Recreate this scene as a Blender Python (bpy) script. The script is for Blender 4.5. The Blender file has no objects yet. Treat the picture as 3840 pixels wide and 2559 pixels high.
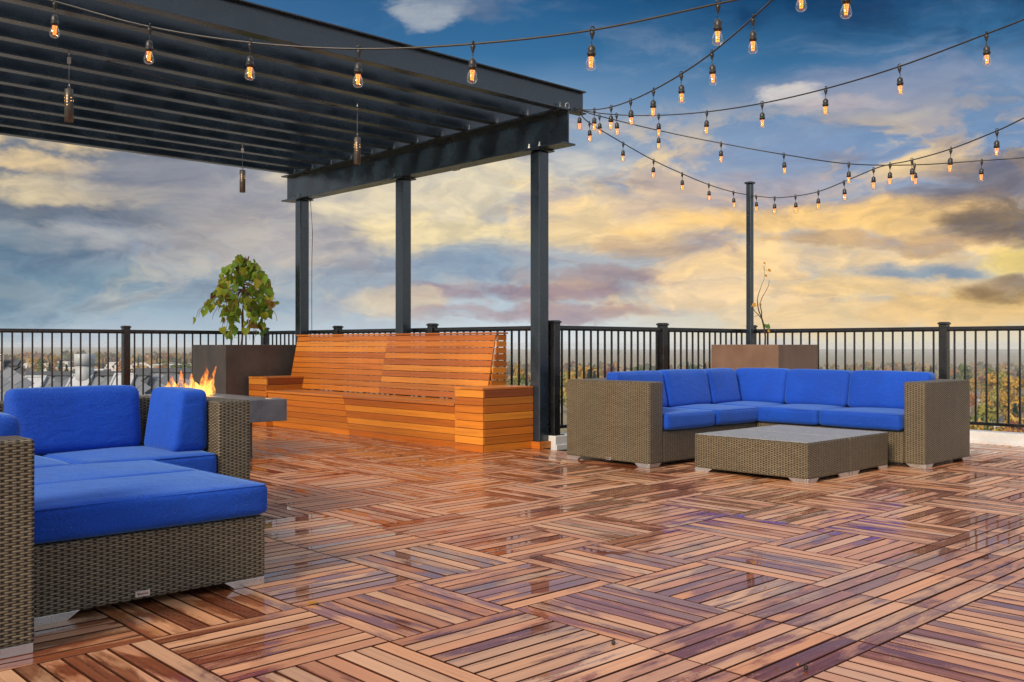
import bpy, bmesh, math, random
from mathutils import Vector, Matrix, noise
R = math.radians
sc = bpy.context.scene
COL = sc.collection
random.seed(7)

# ------------------------------------------------------------------ camera
H = 1.06; YAW = .81364; PITCH = .003194; FPX = 3608.6     # metres, radians, pixels of a 3840-wide frame
FW = Vector((math.cos(YAW)*math.cos(PITCH), math.sin(YAW)*math.cos(PITCH), math.sin(PITCH)))
RT = Vector((math.sin(YAW), -math.cos(YAW), 0)); UP = RT.cross(FW)
CAM = Vector((0, 0, H))
cd = bpy.data.cameras.new('camera'); cam = bpy.data.objects.new('camera', cd); COL.objects.link(cam)
cd.sensor_width = 36; cd.lens = FPX/3840*36; cd.clip_end = 9000; cd.clip_start = .05
cam.matrix_world = Matrix((RT, UP, -FW)).transposed().to_4x4(); cam.location = CAM
sc.camera = cam
def at(px, py, depth): return CAM + (FW + RT*((px-1920)/FPX) - UP*((py-1279.5)/FPX))*depth

# ------------------------------------------------------------------ view and light
sc.view_settings.view_transform = 'Standard'; sc.view_settings.look = 'None'
sc.view_settings.exposure = 0.30; sc.view_settings.gamma = 1.0
SUN_DIR = Vector((-.86, -.20, .52)).normalized()            # towards the sun
sl = bpy.data.lights.new('sun', 'SUN'); sl.energy = 3.6; sl.angle = R(18); sl.color = (1, .80, .58)
sun = bpy.data.objects.new('sun', sl); COL.objects.link(sun)
sun.rotation_euler = SUN_DIR.to_track_quat('Z', 'Y').to_euler(); sun.location = (0, 0, 30)

def lin(r, g, b):
    f = lambda c: (c/255/12.92 if c/255 <= .04045 else ((c/255+.055)/1.055)**2.4)
    return (f(r), f(g), f(b), 1)

class NT:
    """small helper to write node trees as expressions"""
    def __init__(s, t): s.t = t
    def n(s, kind, **kw):
        x = s.t.nodes.new(kind)
        for k, v in kw.items(): setattr(x, k, v)
        return x
    def put(s, sock, v):
        if isinstance(v, bpy.types.NodeSocket): s.t.links.new(v, sock)
        elif v is not None: sock.default_value = v
    def m(s, op, a, b=None, c=None, clamp=False):
        x = s.n('ShaderNodeMath', operation=op, use_clamp=clamp)
        s.put(x.inputs[0], a)
        if b is not None: s.put(x.inputs[1], b)
        if c is not None: s.put(x.inputs[2], c)
        return x.outputs[0]
    def sm(s, v, a, b, lo=0., hi=1., kind='SMOOTHSTEP'):
        x = s.n('ShaderNodeMapRange', interpolation_type=kind)
        for i, q in enumerate((v, a, b, lo, hi)): s.put(x.inputs[i], q)
        return x.outputs[0]
    def mix(s, f, a, b, mode='MIX'):
        x = s.n('ShaderNodeMix', data_type='RGBA', blend_type=mode)
        s.put(x.inputs[0], f); s.put(x.inputs[6], a); s.put(x.inputs[7], b)
        return x.outputs[2]
    def ramp(s, v, stops):
        x = s.n('ShaderNodeValToRGB'); e = x.color_ramp.elements
        while len(e) < len(stops): e.new(.5)
        for q, (p, c) in zip(e, stops): q.position = p; q.color = c
        s.put(x.inputs[0], v); return x.outputs[0]
    def xyz(s, a, b, c):
        x = s.n('ShaderNodeCombineXYZ')
        for i, q in enumerate((a, b, c)): s.put(x.inputs[i], q)
        return x.outputs[0]
    def sep(s, v):
        x = s.n('ShaderNodeSeparateXYZ'); s.put(x.inputs[0], v); return x.outputs
    def vm(s, op, a, b):
        x = s.n('ShaderNodeVectorMath', operation=op); s.put(x.inputs[0], a); s.put(x.inputs[1], b)
        return x.outputs[1] if op in ('DOT_PRODUCT', 'LENGTH', 'DISTANCE') else x.outputs[0]
    def noise(s, v, scale, detail=4, rough=.5, dist=0., col=False):
        x = s.n('ShaderNodeTexNoise'); s.put(x.inputs['Vector'], v)
        x.inputs['Scale'].default_value = scale; x.inputs['Detail'].default_value = detail
        x.inputs['Roughness'].default_value = rough; x.inputs['Distortion'].default_value = dist
        return x.outputs[1 if col else 0]
    def voro(s, v, scale, feature='F1', out='Distance', rnd=1.):
        x = s.n('ShaderNodeTexVoronoi', feature=feature); s.put(x.inputs['Vector'], v)
        x.inputs['Scale'].default_value = scale; x.inputs['Randomness'].default_value = rnd
        return x.outputs[out]

# ------------------------------------------------------------------ sky
W = bpy.data.worlds.new('World'); sc.world = W; W.use_nodes = True
W.cycles.sampling_method = 'MANUAL'; W.cycles.sample_map_resolution = 256
wt = W.node_tree; wt.nodes.clear(); g = NT(wt)
tc = g.n('ShaderNodeTexCoord').outputs['Generated']
fwh = Vector((math.cos(YAW), math.sin(YAW), 0))
d = g.vm('NORMALIZE', tc, (0, 0, 0))
a_ = g.vm('DOT_PRODUCT', d, tuple(RT)); b_ = g.vm('DOT_PRODUCT', d, tuple(fwh)); z_ = g.sep(d)[2]
az = g.m('ARCTAN2', a_, b_); el = g.m('ARCSINE', z_)
sky = g.n('ShaderNodeTexSky', sky_type='NISHITA', sun_disc=False)
sky.sun_elevation = math.asin(SUN_DIR.z); sky.sun_rotation = math.atan2(SUN_DIR.x, SUN_DIR.y)
nish = g.mix(1., sky.outputs[0], (.10, .10, .10, 1), 'MULTIPLY')
# cloud-space coordinates, warped so that cloud edges billow
cv = g.xyz(az, g.m('MULTIPLY', el, 2.1), 0.)
wn = g.noise(cv, 6., 4, .55, col=True)
cw = g.vm('ADD', cv, g.vm('MULTIPLY', g.vm('SUBTRACT', wn, (.5, .5, .5)), (.20, .12, 0)))
elr = g.m('DIVIDE', g.m('ADD', el, g.m('MULTIPLY', g.m('SUBTRACT', g.noise(cv, 4., 3), .5), .06)), .5, clamp=True)
L_ = g.ramp(elr, [(0, lin(196, 206, 210)), (.05, lin(160, 182, 196)), (.12, lin(132, 158, 174)), (.24, lin(152, 158, 168)), (.36, lin(162, 158, 156)), (.48, lin(116, 132, 154)), (.62, lin(66, 108, 152)), (1, lin(50, 92, 142))])
M_ = g.ramp(elr, [(0, lin(220, 226, 228)), (.06, lin(190, 206, 214)), (.14, lin(176, 184, 192)), (.24, lin(186, 184, 182)), (.38, lin(166, 176, 188)), (.48, lin(120, 154, 188)), (.58, lin(58, 112, 156)), (.72, lin(32, 86, 132)), (1, lin(30, 76, 128))])
R_ = g.ramp(elr, [(0, lin(230, 218, 190)), (.08, lin(222, 206, 168)), (.18, lin(176, 184, 192)), (.28, lin(160, 172, 190)), (.36, lin(130, 156, 190)), (.46, lin(108, 142, 178)), (.56, lin(58, 110, 152)), (.68, lin(20, 70, 112)), (1, lin(20, 56, 100))])
base = g.mix(g.sm(az, -.42, -.02), L_, M_); base = g.mix(g.sm(az, .0, .30), base, R_)
wn2 = g.noise(cv, 11., 6, .6, col=True)
cw_ang = g.vm('ADD', g.xyz(az, el, 0.), g.vm('MULTIPLY', g.vm('SUBTRACT', wn2, (.5, .5, .5)), (.12, .05, 0)))
n1 = g.noise(cw, 9., 8, .60, 0.); n2 = g.noise(g.vm('ADD', cw, (3.1, 1.7, 4.)), 12., 8, .62, 0.); n3 = g.noise(g.vm('MULTIPLY', cw, (.8, 1.6, 1)), 10., 7, .60, 0.)
band = g.m('MULTIPLY', g.sm(el, .01, .05), g.sm(el, .27, .15))
# lit cloud: warm crowns fading into grey-mauve bodies
hi = g.mix(g.sm(az, -.2, .2), lin(236, 216, 180), lin(255, 218, 152)); lo = g.mix(g.sm(az, -.1, .3), lin(176, 172, 178), lin(206, 178, 150))
lit = g.mix(g.sm(n2, .36, .64), lo, hi)
f1 = g.m('MULTIPLY', g.sm(n1, .46, .58), g.m('MULTIPLY', band, g.sm(az, -.45, .0, .35, .95)))
base = g.mix(f1, base, lit)
# shaded cloud undersides
dark = g.mix(g.sm(az, -.25, .1), lin(108, 122, 142), lin(150, 136, 144)); dark = g.mix(g.sm(az, .2, .5), dark, lin(128, 112, 108))
base = g.mix(g.m('MULTIPLY', g.sm(n3, .50, .64), g.m('MULTIPLY', band, .5)), base, dark)
# thin high veil
base = g.mix(g.m('MULTIPLY', g.sm(g.noise(g.vm('MULTIPLY', cw, (1., 1.5, 1.)), 6., 8, .62), .48, .75), g.m('MULTIPLY', g.sm(el, .40, .22), .55)), base, lin(168, 176, 194))
t1 = g.noise(g.vm('MULTIPLY', cw, (1., 1.35, 1.)), 21., 7, .62); tex = g.mix(g.sm(g.m('ADD', g.m('MULTIPLY', t1, .6), g.m('MULTIPLY', n1, .4)), .36, .62), (.78, .80, .86, 1), (1.12, 1.10, 1.05, 1))
base = g.mix(g.m('MULTIPLY', band, .7), base, g.mix(1., base, tex, 'MULTIPLY'))
axw, elw, _ = g.sep(cw_ang); nb = g.m('MULTIPLY_ADD', n2, 2.6, -.25)
def blob(ca, ce, sa, se, col, amt):
    global base
    u = g.m('MULTIPLY_ADD', axw, 1/sa, -ca/sa); v = g.m('MULTIPLY_ADD', elw, 1/se, -ce/se)
    k = g.m('MULTIPLY_ADD', g.m('MULTIPLY_ADD', v, v, g.m('MULTIPLY', u, u)), -.55, nb)
    base = g.mix(g.sm(k, .0, 1.05, 0., amt*.92), base, g.mix(1., tex, lin(*col), 'MULTIPLY'))
#BLOBS
SKYBLOBS = [
 (-.48, .150, .20, .06, (86, 102, 122), .9), (-.44, .200, .15, .014, (240, 210, 158), .95), (-.43, .148, .09, .015, (224, 204, 166), .95), (-.47, .172, .06, .008, (236, 206, 156), .9),
 (-.45, .105, .10, .012, (196, 194, 190), .7), (-.31, .16, .12, .03, (150, 152, 162), .7), (-.20, .12, .14, .05, (180, 172, 170), .6), (-.54, .06, .12, .06, (86, 122, 146), .7), (-.20, .055, .14, .02, (158, 172, 184), .6),
 (-.09, .165, .12, .04, (236, 220, 184), .9), (-.05, .115, .10, .022, (246, 224, 172), .9), (-.04, .082, .09, .020, (138, 162, 184), .9), (.00, .052, .13, .011, (150, 128, 142), .9), (.03, .032, .12, .007, (170, 140, 144), .8),
 (-.12, .045, .06, .010, (226, 208, 178), .7), (.10, .072, .08, .012, (166, 140, 140), .8), (.10, .128, .10, .030, (255, 220, 160), .95), (.07, .185, .05, .018, (222, 214, 198), .7), (.16, .10, .06, .014, (190, 160, 136), .7),
 (.24, .150, .12, .022, (186, 170, 170), .7), (.33, .124, .16, .016, (255, 208, 132), .95), (.30, .085, .15, .020, (255, 218, 160), .9), (.22, .050, .09, .018, (255, 220, 170), .9), (.36, .100, .10, .008, (196, 160, 120), .8),
 (.47, .150, .08, .020, (112, 104, 112), .85), (.49, .112, .05, .016, (92, 82, 82), .85), (.40, .066, .06, .014, (122, 152, 176), .9), (.36, .055, .10, .010, (255, 214, 146), .8),
 (.50, .078, .04, .018, (250, 218, 126), .95), (.46, .030, .10, .018, (220, 178, 100), .8), (.37, .025, .14, .014, (250, 210, 150), .7), (.49, .050, .06, .010, (132, 104, 78), .8),
 (.37, .245, .11, .022, (140, 150, 176), .7), (.275, .245, .03, .010, (214, 206, 200), .9), (.33, .232, .05, .008, (188, 176, 178), .7), (-.09, .335, .03, .018, (196, 198, 198), .6), (-.04, .352, .06, .018, (104, 124, 152), .85),
 (.50, .40, .30, .10, (10, 42, 82), .7)]
for q in SKYBLOBS: blob(*q)
# the sky overhead and behind the camera is a bright overcast daylight sky
over = g.mix(.5, (.90, .96, 1.06, 1), nish)
base = g.mix(1., base, (.80, .81, .83, 1), 'MULTIPLY')
front = g.m('MULTIPLY', g.sm(b_, .2, .6), 1.)
back = g.m('MAXIMUM', g.sm(el, .37, .58), g.sm(b_, .55, -.15))
base = g.mix(back, base, g.mix(1., over, g.mix(front, (.80, .80, .80, 1), (1.75, 1.68, 1.55, 1)), 'MULTIPLY'))  # extra brightness added ahead, above the view, to put glare on the deck
base = g.mix(g.sm(z_, -.02, -.12), base, (.10, .10, .10, 1))
bg = g.n('ShaderNodeBackground'); g.put(bg.inputs[0], base); bg.inputs[1].default_value = 1.
g.t.links.new(bg.outputs[0], g.n('ShaderNodeOutputWorld').inputs[0])

# ------------------------------------------------------------------ materials
MATS = {}
def mat(name):
    m = bpy.data.materials.new(name); m.use_nodes = True; m.node_tree.nodes.clear()
    q = NT(m.node_tree); p = q.n('ShaderNodeBsdfPrincipled'); o = q.n('ShaderNodeOutputMaterial')
    m.node_tree.links.new(p.outputs[0], o.inputs[0]); MATS[name] = m
    return m, q, p, o
def bump(q, p, h, strength=.4, dist=.01, sock='Normal'):
    b = q.n('ShaderNodeBump'); b.inputs['Strength'].default_value = strength; b.inputs['Distance'].default_value = dist
    q.put(b.inputs['Height'], h); q.t.links.new(b.outputs[0], p.inputs[sock])
def objco(q): return q.n('ShaderNodeTexCoord').outputs['Object']
def uvco(q): return q.n('ShaderNodeTexCoord').outputs['UV']
def isl(q): return q.n('ShaderNodeNewGeometry').outputs['Random Per Island']

def wood(name, cols, wet, gs=1., coat=.3, rough=.4):
    m, q, p, o = mat(name)
    u = uvco(q); r = isl(q); s = q.sep(u)
    gv = q.xyz(q.m('MULTIPLY', s[0], 1.3*gs), q.m('MULTIPLY', s[1], 46*gs), q.m('MULTIPLY', r, 37.))
    gn = q.noise(gv, 1.2, 6, .66, .5); fine = q.noise(q.xyz(q.m('MULTIPLY', s[0], 7.), q.m('MULTIPLY', s[1], 330.), r), 1., 4, .6)
    c = q.ramp(r, cols)
    c = q.mix(q.sm(gn, .42, .74, 0., .85 if wet else .5), c, q.mix(1., c, (.42, .33, .28, 1), 'MULTIPLY'))
    c = q.mix(q.sm(gn, .48, .26, 0., .5 if wet else .25), c, q.mix(1., c, (1.45, 1.35, 1.2, 1), 'MULTIPLY'))
    c = q.mix(q.m('MULTIPLY', q.sm(fine, .45, .75), .4), c, q.mix(1., c, (.55, .45, .4, 1), 'MULTIPLY'))
    rg = q.sm(gn, .3, .8, rough-.06, rough+.12)
    if wet:
        o3 = objco(q)
        pa = q.xyz(q.m('MULTIPLY', s[0], 1.1), q.m('MULTIPLY', s[1], 4.0), q.m('MULTIPLY', r, 11.))
        puddle = q.noise(pa, 2.4, 3, .55, .3); area = q.noise(o3, .6, 2, .5)
        rw = q.m('FRACT', q.m('MULTIPLY', r, 17.31))                     # how wet this board is
        pw = q.m('ADD', q.m('ADD', puddle, q.m('MULTIPLY', q.m('SUBTRACT', area, .5), .55)), q.m('MULTIPLY', q.m('SUBTRACT', rw, .5), .22))
        pw = q.m('ADD', pw, q.sm(q.vm('DISTANCE', o3, (.95, 2.75, 0)), 1.0, .35, 0., .16)); film = q.sm(pw, .535, .565); damp = q.sm(pw, .42, .58)
        film = q.m('MULTIPLY', film, q.m('MAXIMUM', q.sm(q.noise(o3, 110., 3, .7), .42, .55), q.sm(pw, .57, .60)))
        dry = q.mix(q.sm(rw, .9, .1, .22, .42), c, lin(222, 168, 132))
        c = q.mix(damp, dry, c)
        c = q.mix(film, c, q.mix(1., c, (.60, .42, .34, 1), 'MULTIPLY'))
        side = q.sm(q.sep(q.n('ShaderNodeNewGeometry').outputs['True Normal'])[2], .95, .75)   # board sides coloured dark red-brown to paint in the shade of the gaps
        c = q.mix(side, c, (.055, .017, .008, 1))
        q.put(p.inputs['Coat Weight'], q.m('MULTIPLY', q.m('SUBTRACT', 1., side), q.sm(damp, 0., 1., .55, 1.))); p.inputs['Coat IOR'].default_value = 2.15
        q.put(p.inputs['Coat Roughness'], q.m('ADD', q.m('MULTIPLY', q.m('SUBTRACT', 1., film), q.sm(damp, 0., 1., .30, .17)), .012)); rg = q.m('ADD', rg, .1)
        p.inputs['Specular IOR Level'].default_value = .2
        bump(q, p, q.m('ADD', q.m('MULTIPLY', gn, .6), q.m('MULTIPLY', fine, .5)), .3, .002)
        wv = q.m('ADD', q.m('MULTIPLY', q.m('SUBTRACT', 1., film), q.m('ADD', q.m('MULTIPLY', gn, .5), fine)), q.m('MULTIPLY', q.noise(o3, 7., 2), .35))
        bump(q, p, wv, .10, .002, 'Coat Normal')
    else:
        p.inputs['Coat Weight'].default_value = coat; p.inputs['Coat Roughness'].default_value = .22
        bump(q, p, q.m('ADD', gn, fine), .22, .0015)
    q.put(p.inputs['Base Color'], c); q.put(p.inputs['Roughness'], rg)
    return m
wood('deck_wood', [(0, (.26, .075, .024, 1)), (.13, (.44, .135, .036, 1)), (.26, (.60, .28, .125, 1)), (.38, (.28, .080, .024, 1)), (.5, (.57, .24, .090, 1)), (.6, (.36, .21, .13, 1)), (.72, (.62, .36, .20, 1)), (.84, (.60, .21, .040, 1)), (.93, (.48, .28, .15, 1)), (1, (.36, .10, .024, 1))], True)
wood('bench_wood', [(0, (.30, .070, .008, 1)), (.18, (.60, .19, .014, 1)), (.34, (.42, .110, .010, 1)), (.5, (.74, .30, .030, 1)), (.66, (.58, .165, .012, 1)), (.8, (.70, .25, .020, 1)), (.9, (.20, .045, .010, 1)), (1, (.50, .14, .012, 1))], False, .8, .18, .42)

def wicker(name, strand, gap, su=.049, sv=.0090):
    m, q, p, o = mat(name)
    s = q.sep(uvco(q))
    v = q.m('DIVIDE', s[1], sv); row = q.m('FLOOR', v); fv = q.m('FRACT', v)
    u = q.m('ADD', q.m('DIVIDE', s[0], su), q.m('MULTIPLY', q.m('MODULO', row, 2.), .5)); cell = q.m('FLOOR', u); fu = q.m('FRACT', u)
    eu = q.m('ABSOLUTE', q.m('SUBTRACT', q.m('MULTIPLY', fu, 2.), 1.)); ev = q.m('ABSOLUTE', q.m('SUBTRACT', q.m('MULTIPLY', fv, 2.), 1.))
    hu = q.m('SUBTRACT', 1., q.m('POWER', q.m('MULTIPLY', eu, 1.14), 4.), clamp=True); hv = q.m('SUBTRACT', 1., q.m('MULTIPLY', q.m('POWER', ev, 3.), .75))
    hgt = q.m('MULTIPLY', hu, hv)
    wn = q.n('ShaderNodeTexWhiteNoise', noise_dimensions='2D'); q.put(wn.inputs['Vector'], q.xyz(cell, row, 0.))
    c = q.mix(wn.outputs[0], q.mix(1., strand, (.72, .70, .66, 1), 'MULTIPLY'), strand)
    c = q.mix(q.sm(q.noise(objco(q), 2.2, 4), .35, .7, 0., .35), c, q.mix(1., c, (.6, .58, .55, 1), 'MULTIPLY')); c = q.mix(q.sm(hgt, .26, .70), gap, c)
    q.put(p.inputs['Base Color'], c); q.put(p.inputs['Roughness'], q.sm(hgt, 0., .8, .7, .36))
    p.inputs['Specular IOR Level'].default_value = .55
    bump(q, p, hgt, 1., .006)
    return m
wicker('wicker', (.215, .172, .105, 1), (.012, .009, .006, 1))

def fabric():
    m, q, p, o = mat('blue_fabric')
    ob = objco(q); wv = q.noise(q.vm('MULTIPLY', ob, (120, 120, 420)), 1., 3, .65); damp_ = q.sm(q.noise(ob, 2.1, 4, .6), .42, .62); lo = q.m('ADD', q.m('MULTIPLY', q.noise(ob, 3., 3), .6), q.m('MULTIPLY', q.noise(q.vm('MULTIPLY', ob, (5, 5, 11)), 1.6, 4, .6, .8), .7))
    c = q.mix(q.sm(wv, .35, .70), (.0010, .038, .30, 1), (.0025, .078, .56, 1))
    c = q.mix(q.m('MULTIPLY', damp_, .45), c, q.mix(1., c, (.6, .62, .68, 1), 'MULTIPLY'))
    dv = q.voro(ob, 105.); dm = q.m('MULTIPLY', q.m('MULTIPLY', q.sm(dv, .20, .08), q.sm(q.noise(ob, 4.5, 3), .46, .66)), q.sm(q.noise(ob, 55., 2), .4, .6))
    c = q.mix(q.m('MULTIPLY', dm, .55), c, (.30, .45, .85, 1))
    q.put(p.inputs['Base Color'], c); q.put(p.inputs['Roughness'], q.m('SUBTRACT', .75, q.m('MULTIPLY', dm, .6)))
    p.inputs['Sheen Weight'].default_value = .30; p.inputs['Sheen Roughness'].default_value = .5; p.inputs['Sheen Tint'].default_value = (.35, .66, 1, 1)
    p.inputs['Specular IOR Level'].default_value = .25
    bump(q, p, q.m('ADD', q.m('MULTIPLY', wv, .15), q.m('ADD', q.m('MULTIPLY', lo, 2.2), dm)), .45, .011)
fabric()

def paint(name, c0, c1, rough, metallic=0., drops=0., nz=6., spec=.5, bs=.08, coat=0., pits=0.):
    m, q, p, o = mat(name); ob = objco(q)
    n = q.noise(ob, nz, 5, .6); f = q.noise(ob, nz*22, 3, .6)
    c = q.mix(q.sm(q.m('ADD', q.m('MULTIPLY', n, .75), q.m('MULTIPLY', f, .25)), .35, .68), c0, c1)
    h = q.m('ADD', n, q.m('MULTIPLY', f, .4)); rg = q.sm(n, .3, .75, rough-.07, rough+.1)
    if pits:
        pv_ = q.voro(ob, 34.); pm = q.m('MULTIPLY', q.sm(pv_, .13, .08), q.sm(q.noise(ob, 3., 3), .44, .62)); c = q.mix(q.m('MULTIPLY', pm, pits), c, (.012, .010, .009, 1)); h = q.m('SUBTRACT', h, q.m('MULTIPLY', pm, 1.5))
        stn = q.noise(q.vm('MULTIPLY', ob, (6, 6, .7)), 1.6, 5, .65); c = q.mix(q.sm(stn, .45, .75, 0., .45), c, q.mix(1., c, (.55, .54, .54, 1), 'MULTIPLY'))
    if drops:
        dv = q.voro(ob, 120.); dm = q.m('MULTIPLY', q.sm(dv, .16, .10), q.sm(q.noise(ob, 2.2, 3), .48, .66))
        c = q.mix(q.m('MULTIPLY', dm, drops), c, (.55, .6, .62, 1)); rg = q.m('SUBTRACT', rg, q.m('MULTIPLY', dm, rough*.7))
        h = q.m('ADD', h, q.m('MULTIPLY', dm, 2.))
    q.put(p.inputs['Base Color'], c); q.put(p.inputs['Roughness'], rg)
    p.inputs['Metallic'].default_value = metallic; p.inputs['Specular IOR Level'].default_value = spec
    p.inputs['Coat Weight'].default_value = coat; p.inputs['Coat Roughness'].default_value = .15
    bump(q, p, h, bs, .004)
    return m
paint('dark_steel', (.0035, .0085, .015, 1), (.009, .021, .036, 1), .24, 0., .35, 3., .9)
paint('black_rail', (.005, .0055, .007, 1), (.011, .0115, .013, 1), .26, 0., .35, 4., .7)
paint('concrete_dark', (.050, .044, .042, 1), (.090, .078, .072, 1), .45, 0., 0., 2.5, pits=.85)
paint('concrete_brown', (.15, .088, .062, 1), (.20, .125, .090, 1), .40, 0., .8, 2.5, pits=.2)
paint('concrete_grey', (.075, .082, .100, 1), (.15, .155, .175, 1), .32, 0., .2, 4., pits=.3)
paint('silver', (.52, .50, .48, 1), (.66, .64, .62, 1), .28, .85, 0., 5.)
paint('galvanised', (.40, .40, .40, 1), (.55, .55, .55, 1), .35, .9, 0., 9.)
paint('lamp_metal', (.10, .095, .09, 1), (.16, .15, .14, 1), .42, .6, 0., 4.)
paint('white_curb', (.52, .54, .56, 1), (.66, .67, .68, 1), .35, 0., .1, 3.)
paint('table_top', (.15, .15, .14, 1), (.36, .36, .34, 1), .42, 0., .6, 60., .5, .3, .0)
paint('white_tag', (.70, .70, .72, 1), (.80, .80, .80, 1), .5)
paint('black_plastic', (.010, .010, .010, 1), (.022, .020, .018, 1), .38)
paint('soil', (.03, .022, .016, 1), (.06, .045, .03, 1), .9, 0., 0., 20., .2, .6)
paint('bark', (.10, .055, .030, 1), (.20, .12, .065, 1), .75, 0., 0., 30., .2, .5)
paint('twig', (.035, .022, .018, 1), (.07, .045, .036, 1), .7, 0., 0., 30., .2, .4)
paint('terrace_base', (.05, .05, .05, 1), (.09, .09, .09, 1), .8)
paint('stucco', (.42, .40, .36, 1), (.52, .50, .46, 1), .8)
paint('white_metal', (.30, .34, .37, 1), (.38, .42, .45, 1), .5, 0., 0., 3.)
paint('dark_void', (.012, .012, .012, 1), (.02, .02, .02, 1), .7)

def leafmat(name, stops, trans=.35):
    m, q, p, o = mat(name); r = isl(q)
    c = q.ramp(q.m('ADD', q.m('MULTIPLY', r, .8), q.m('MULTIPLY', q.noise(objco(q), 1.5, 2), .2)), stops)
    q.put(p.inputs['Base Color'], c); p.inputs['Roughness'].default_value = .5; p.inputs['Specular IOR Level'].default_value = .35
    t = q.n('ShaderNodeBsdfTranslucent'); q.put(t.inputs[0], c); x = q.n('ShaderNodeMixShader'); x.inputs[0].default_value = trans
    q.t.links.new(p.outputs[0], x.inputs[1]); q.t.links.new(t.outputs[0], x.inputs[2]); q.t.links.new(x.outputs[0], o.inputs[0])
leafmat('catalpa_leaf', [(0, (.09, .21, .022, 1)), (.3, (.18, .33, .028, 1)), (.55, (.28, .40, .035, 1)), (.72, (.42, .42, .04, 1)), (.82, (.22, .13, .02, 1)), (.9, (.10, .035, .012, 1)), (1, (.06, .15, .07, 1))], .5)
leafmat('autumn_leaf', [(0, (.45, .20, .02, 1)), (1, (.55, .30, .03, 1))])
leafmat('small_green_leaf', [(0, (.06, .14, .02, 1)), (1, (.10, .2, .03, 1))])
TREECOL = {
 'yellow': [(0, (.30, .17, .020, 1)), (.5, (.46, .28, .035, 1)), (1, (.36, .26, .06, 1))],
 'orange': [(0, (.26, .09, .022, 1)), (.5, (.40, .17, .045, 1)), (1, (.46, .24, .08, 1))],
 'green': [(0, (.045, .085, .020, 1)), (.5, (.09, .14, .028, 1)), (1, (.16, .18, .035, 1))],
 'lime': [(0, (.16, .17, .030, 1)), (.5, (.26, .25, .045, 1)), (1, (.34, .30, .06, 1))],
 'conifer': [(0, (.012, .034, .032, 1)), (.5, (.022, .055, .046, 1)), (1, (.035, .075, .055, 1))],
 'red': [(0, (.12, .020, .022, 1)), (.5, (.20, .040, .035, 1)), (1, (.26, .085, .06, 1))],
 'bare': [(0, (.14, .095, .075, 1)), (.5, (.22, .155, .12, 1)), (1, (.28, .20, .16, 1))]}
for k, v in TREECOL.items(): leafmat('crown_'+k, v, .25)

def glass_bulb():
    m, q, p, o = mat('bulb_glass'); q.t.nodes.remove(p)
    lw = q.n('ShaderNodeLayerWeight'); lw.inputs[0].default_value = .25
    gl = q.n('ShaderNodeBsdfGlossy'); gl.inputs['Roughness'].default_value = .03; gl.inputs[0].default_value = (1, .96, .9, 1)
    tr = q.n('ShaderNodeBsdfTransparent'); tr.inputs[0].default_value = (1, .97, .93, 1); x = q.n('ShaderNodeMixShader')
    q.put(x.inputs[0], q.m('ADD', q.m('MULTIPLY', lw.outputs['Facing'], .55), .04)); q.t.links.new(tr.outputs[0], x.inputs[1]); q.t.links.new(gl.outputs[0], x.inputs[2])
    q.t.links.new(x.outputs[0], o.inputs[0])
glass_bulb()
def emit(name, c, s):
    m, q, p, o = mat(name); p.inputs['Base Color'].default_value = c; p.inputs['Emission Color'].default_value = c; p.inputs['Emission Strength'].default_value = s
paint('led_stem', (.30, .16, .04, 1), (.40, .22, .06, 1), .4)
emit('led_amber', (1, .28, .022, 1), 1.7); emit('lamp_glow', (1, .50, .12, 1), 2.2)
def flame_mat():
    m, q, p, o = mat('flame'); q.t.nodes.remove(p)
    ob = objco(q); s = q.sep(ob); n = q.noise(q.vm('MULTIPLY', ob, (1, 1, .45)), 16., 4, .6, .8)
    lw = q.n('ShaderNodeLayerWeight'); lw.inputs[0].default_value = .5
    hz = q.sm(s[2], 0., .32); c = q.mix(q.sm(q.m('ADD', n, q.m('MULTIPLY', hz, -.25)), .3, .6), (1, .20, .02, 1), (1, .56, .12, 1))
    e = q.n('ShaderNodeEmission'); q.put(e.inputs[0], c); q.put(e.inputs[1], q.sm(n, .3, .7, .9, 2.4))
    tr = q.n('ShaderNodeBsdfTransparent'); x = q.n('ShaderNodeMixShader')
    al = q.m('MULTIPLY', q.m('MULTIPLY', q.sm(lw.outputs['Facing'], 1., .15), q.sm(n, .34, .66)), q.sm(hz, .0, 1., .62, .40))
    q.put(x.inputs[0], al); q.t.links.new(tr.outputs[0], x.inputs[1]); q.t.links.new(e.outputs[0], x.inputs[2]); q.t.links.new(x.outputs[0], o.inputs[0])
flame_mat()
def shingle():
    m, q, p, o = mat('shingle'); r = isl(q); n = q.noise(objco(q), 40., 3)
    c = q.ramp(r, [(0, (.045, .055, .070, 1)), (.14, (.07, .085, .105, 1)), (.2, (.11, .13, .16, 1)), (.6, (.14, .165, .195, 1)), (1, (.18, .205, .235, 1))])
    q.put(p.inputs['Base Color'], q.mix(q.m('MULTIPLY', n, .35), c, (.10, .11, .13, 1))); p.inputs['Roughness'].default_value = .75
    bump(q, p, n, .3, .01)
shingle()
def ground_mat():
    m, q, p, o = mat('town_ground'); ob = objco(q); n = q.noise(ob, .012, 5, .6); f = q.noise(ob, .15, 4, .6)
    c = q.ramp(n, [(.3, (.07, .09, .03, 1)), (.45, (.16, .14, .06, 1)), (.55, (.20, .16, .10, 1)), (.7, (.10, .11, .05, 1))])
    q.put(p.inputs['Base Color'], q.mix(q.m('MULTIPLY', f, .4), c, (.18, .13, .05, 1))); p.inputs['Roughness'].default_value = .95
ground_mat()
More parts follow.
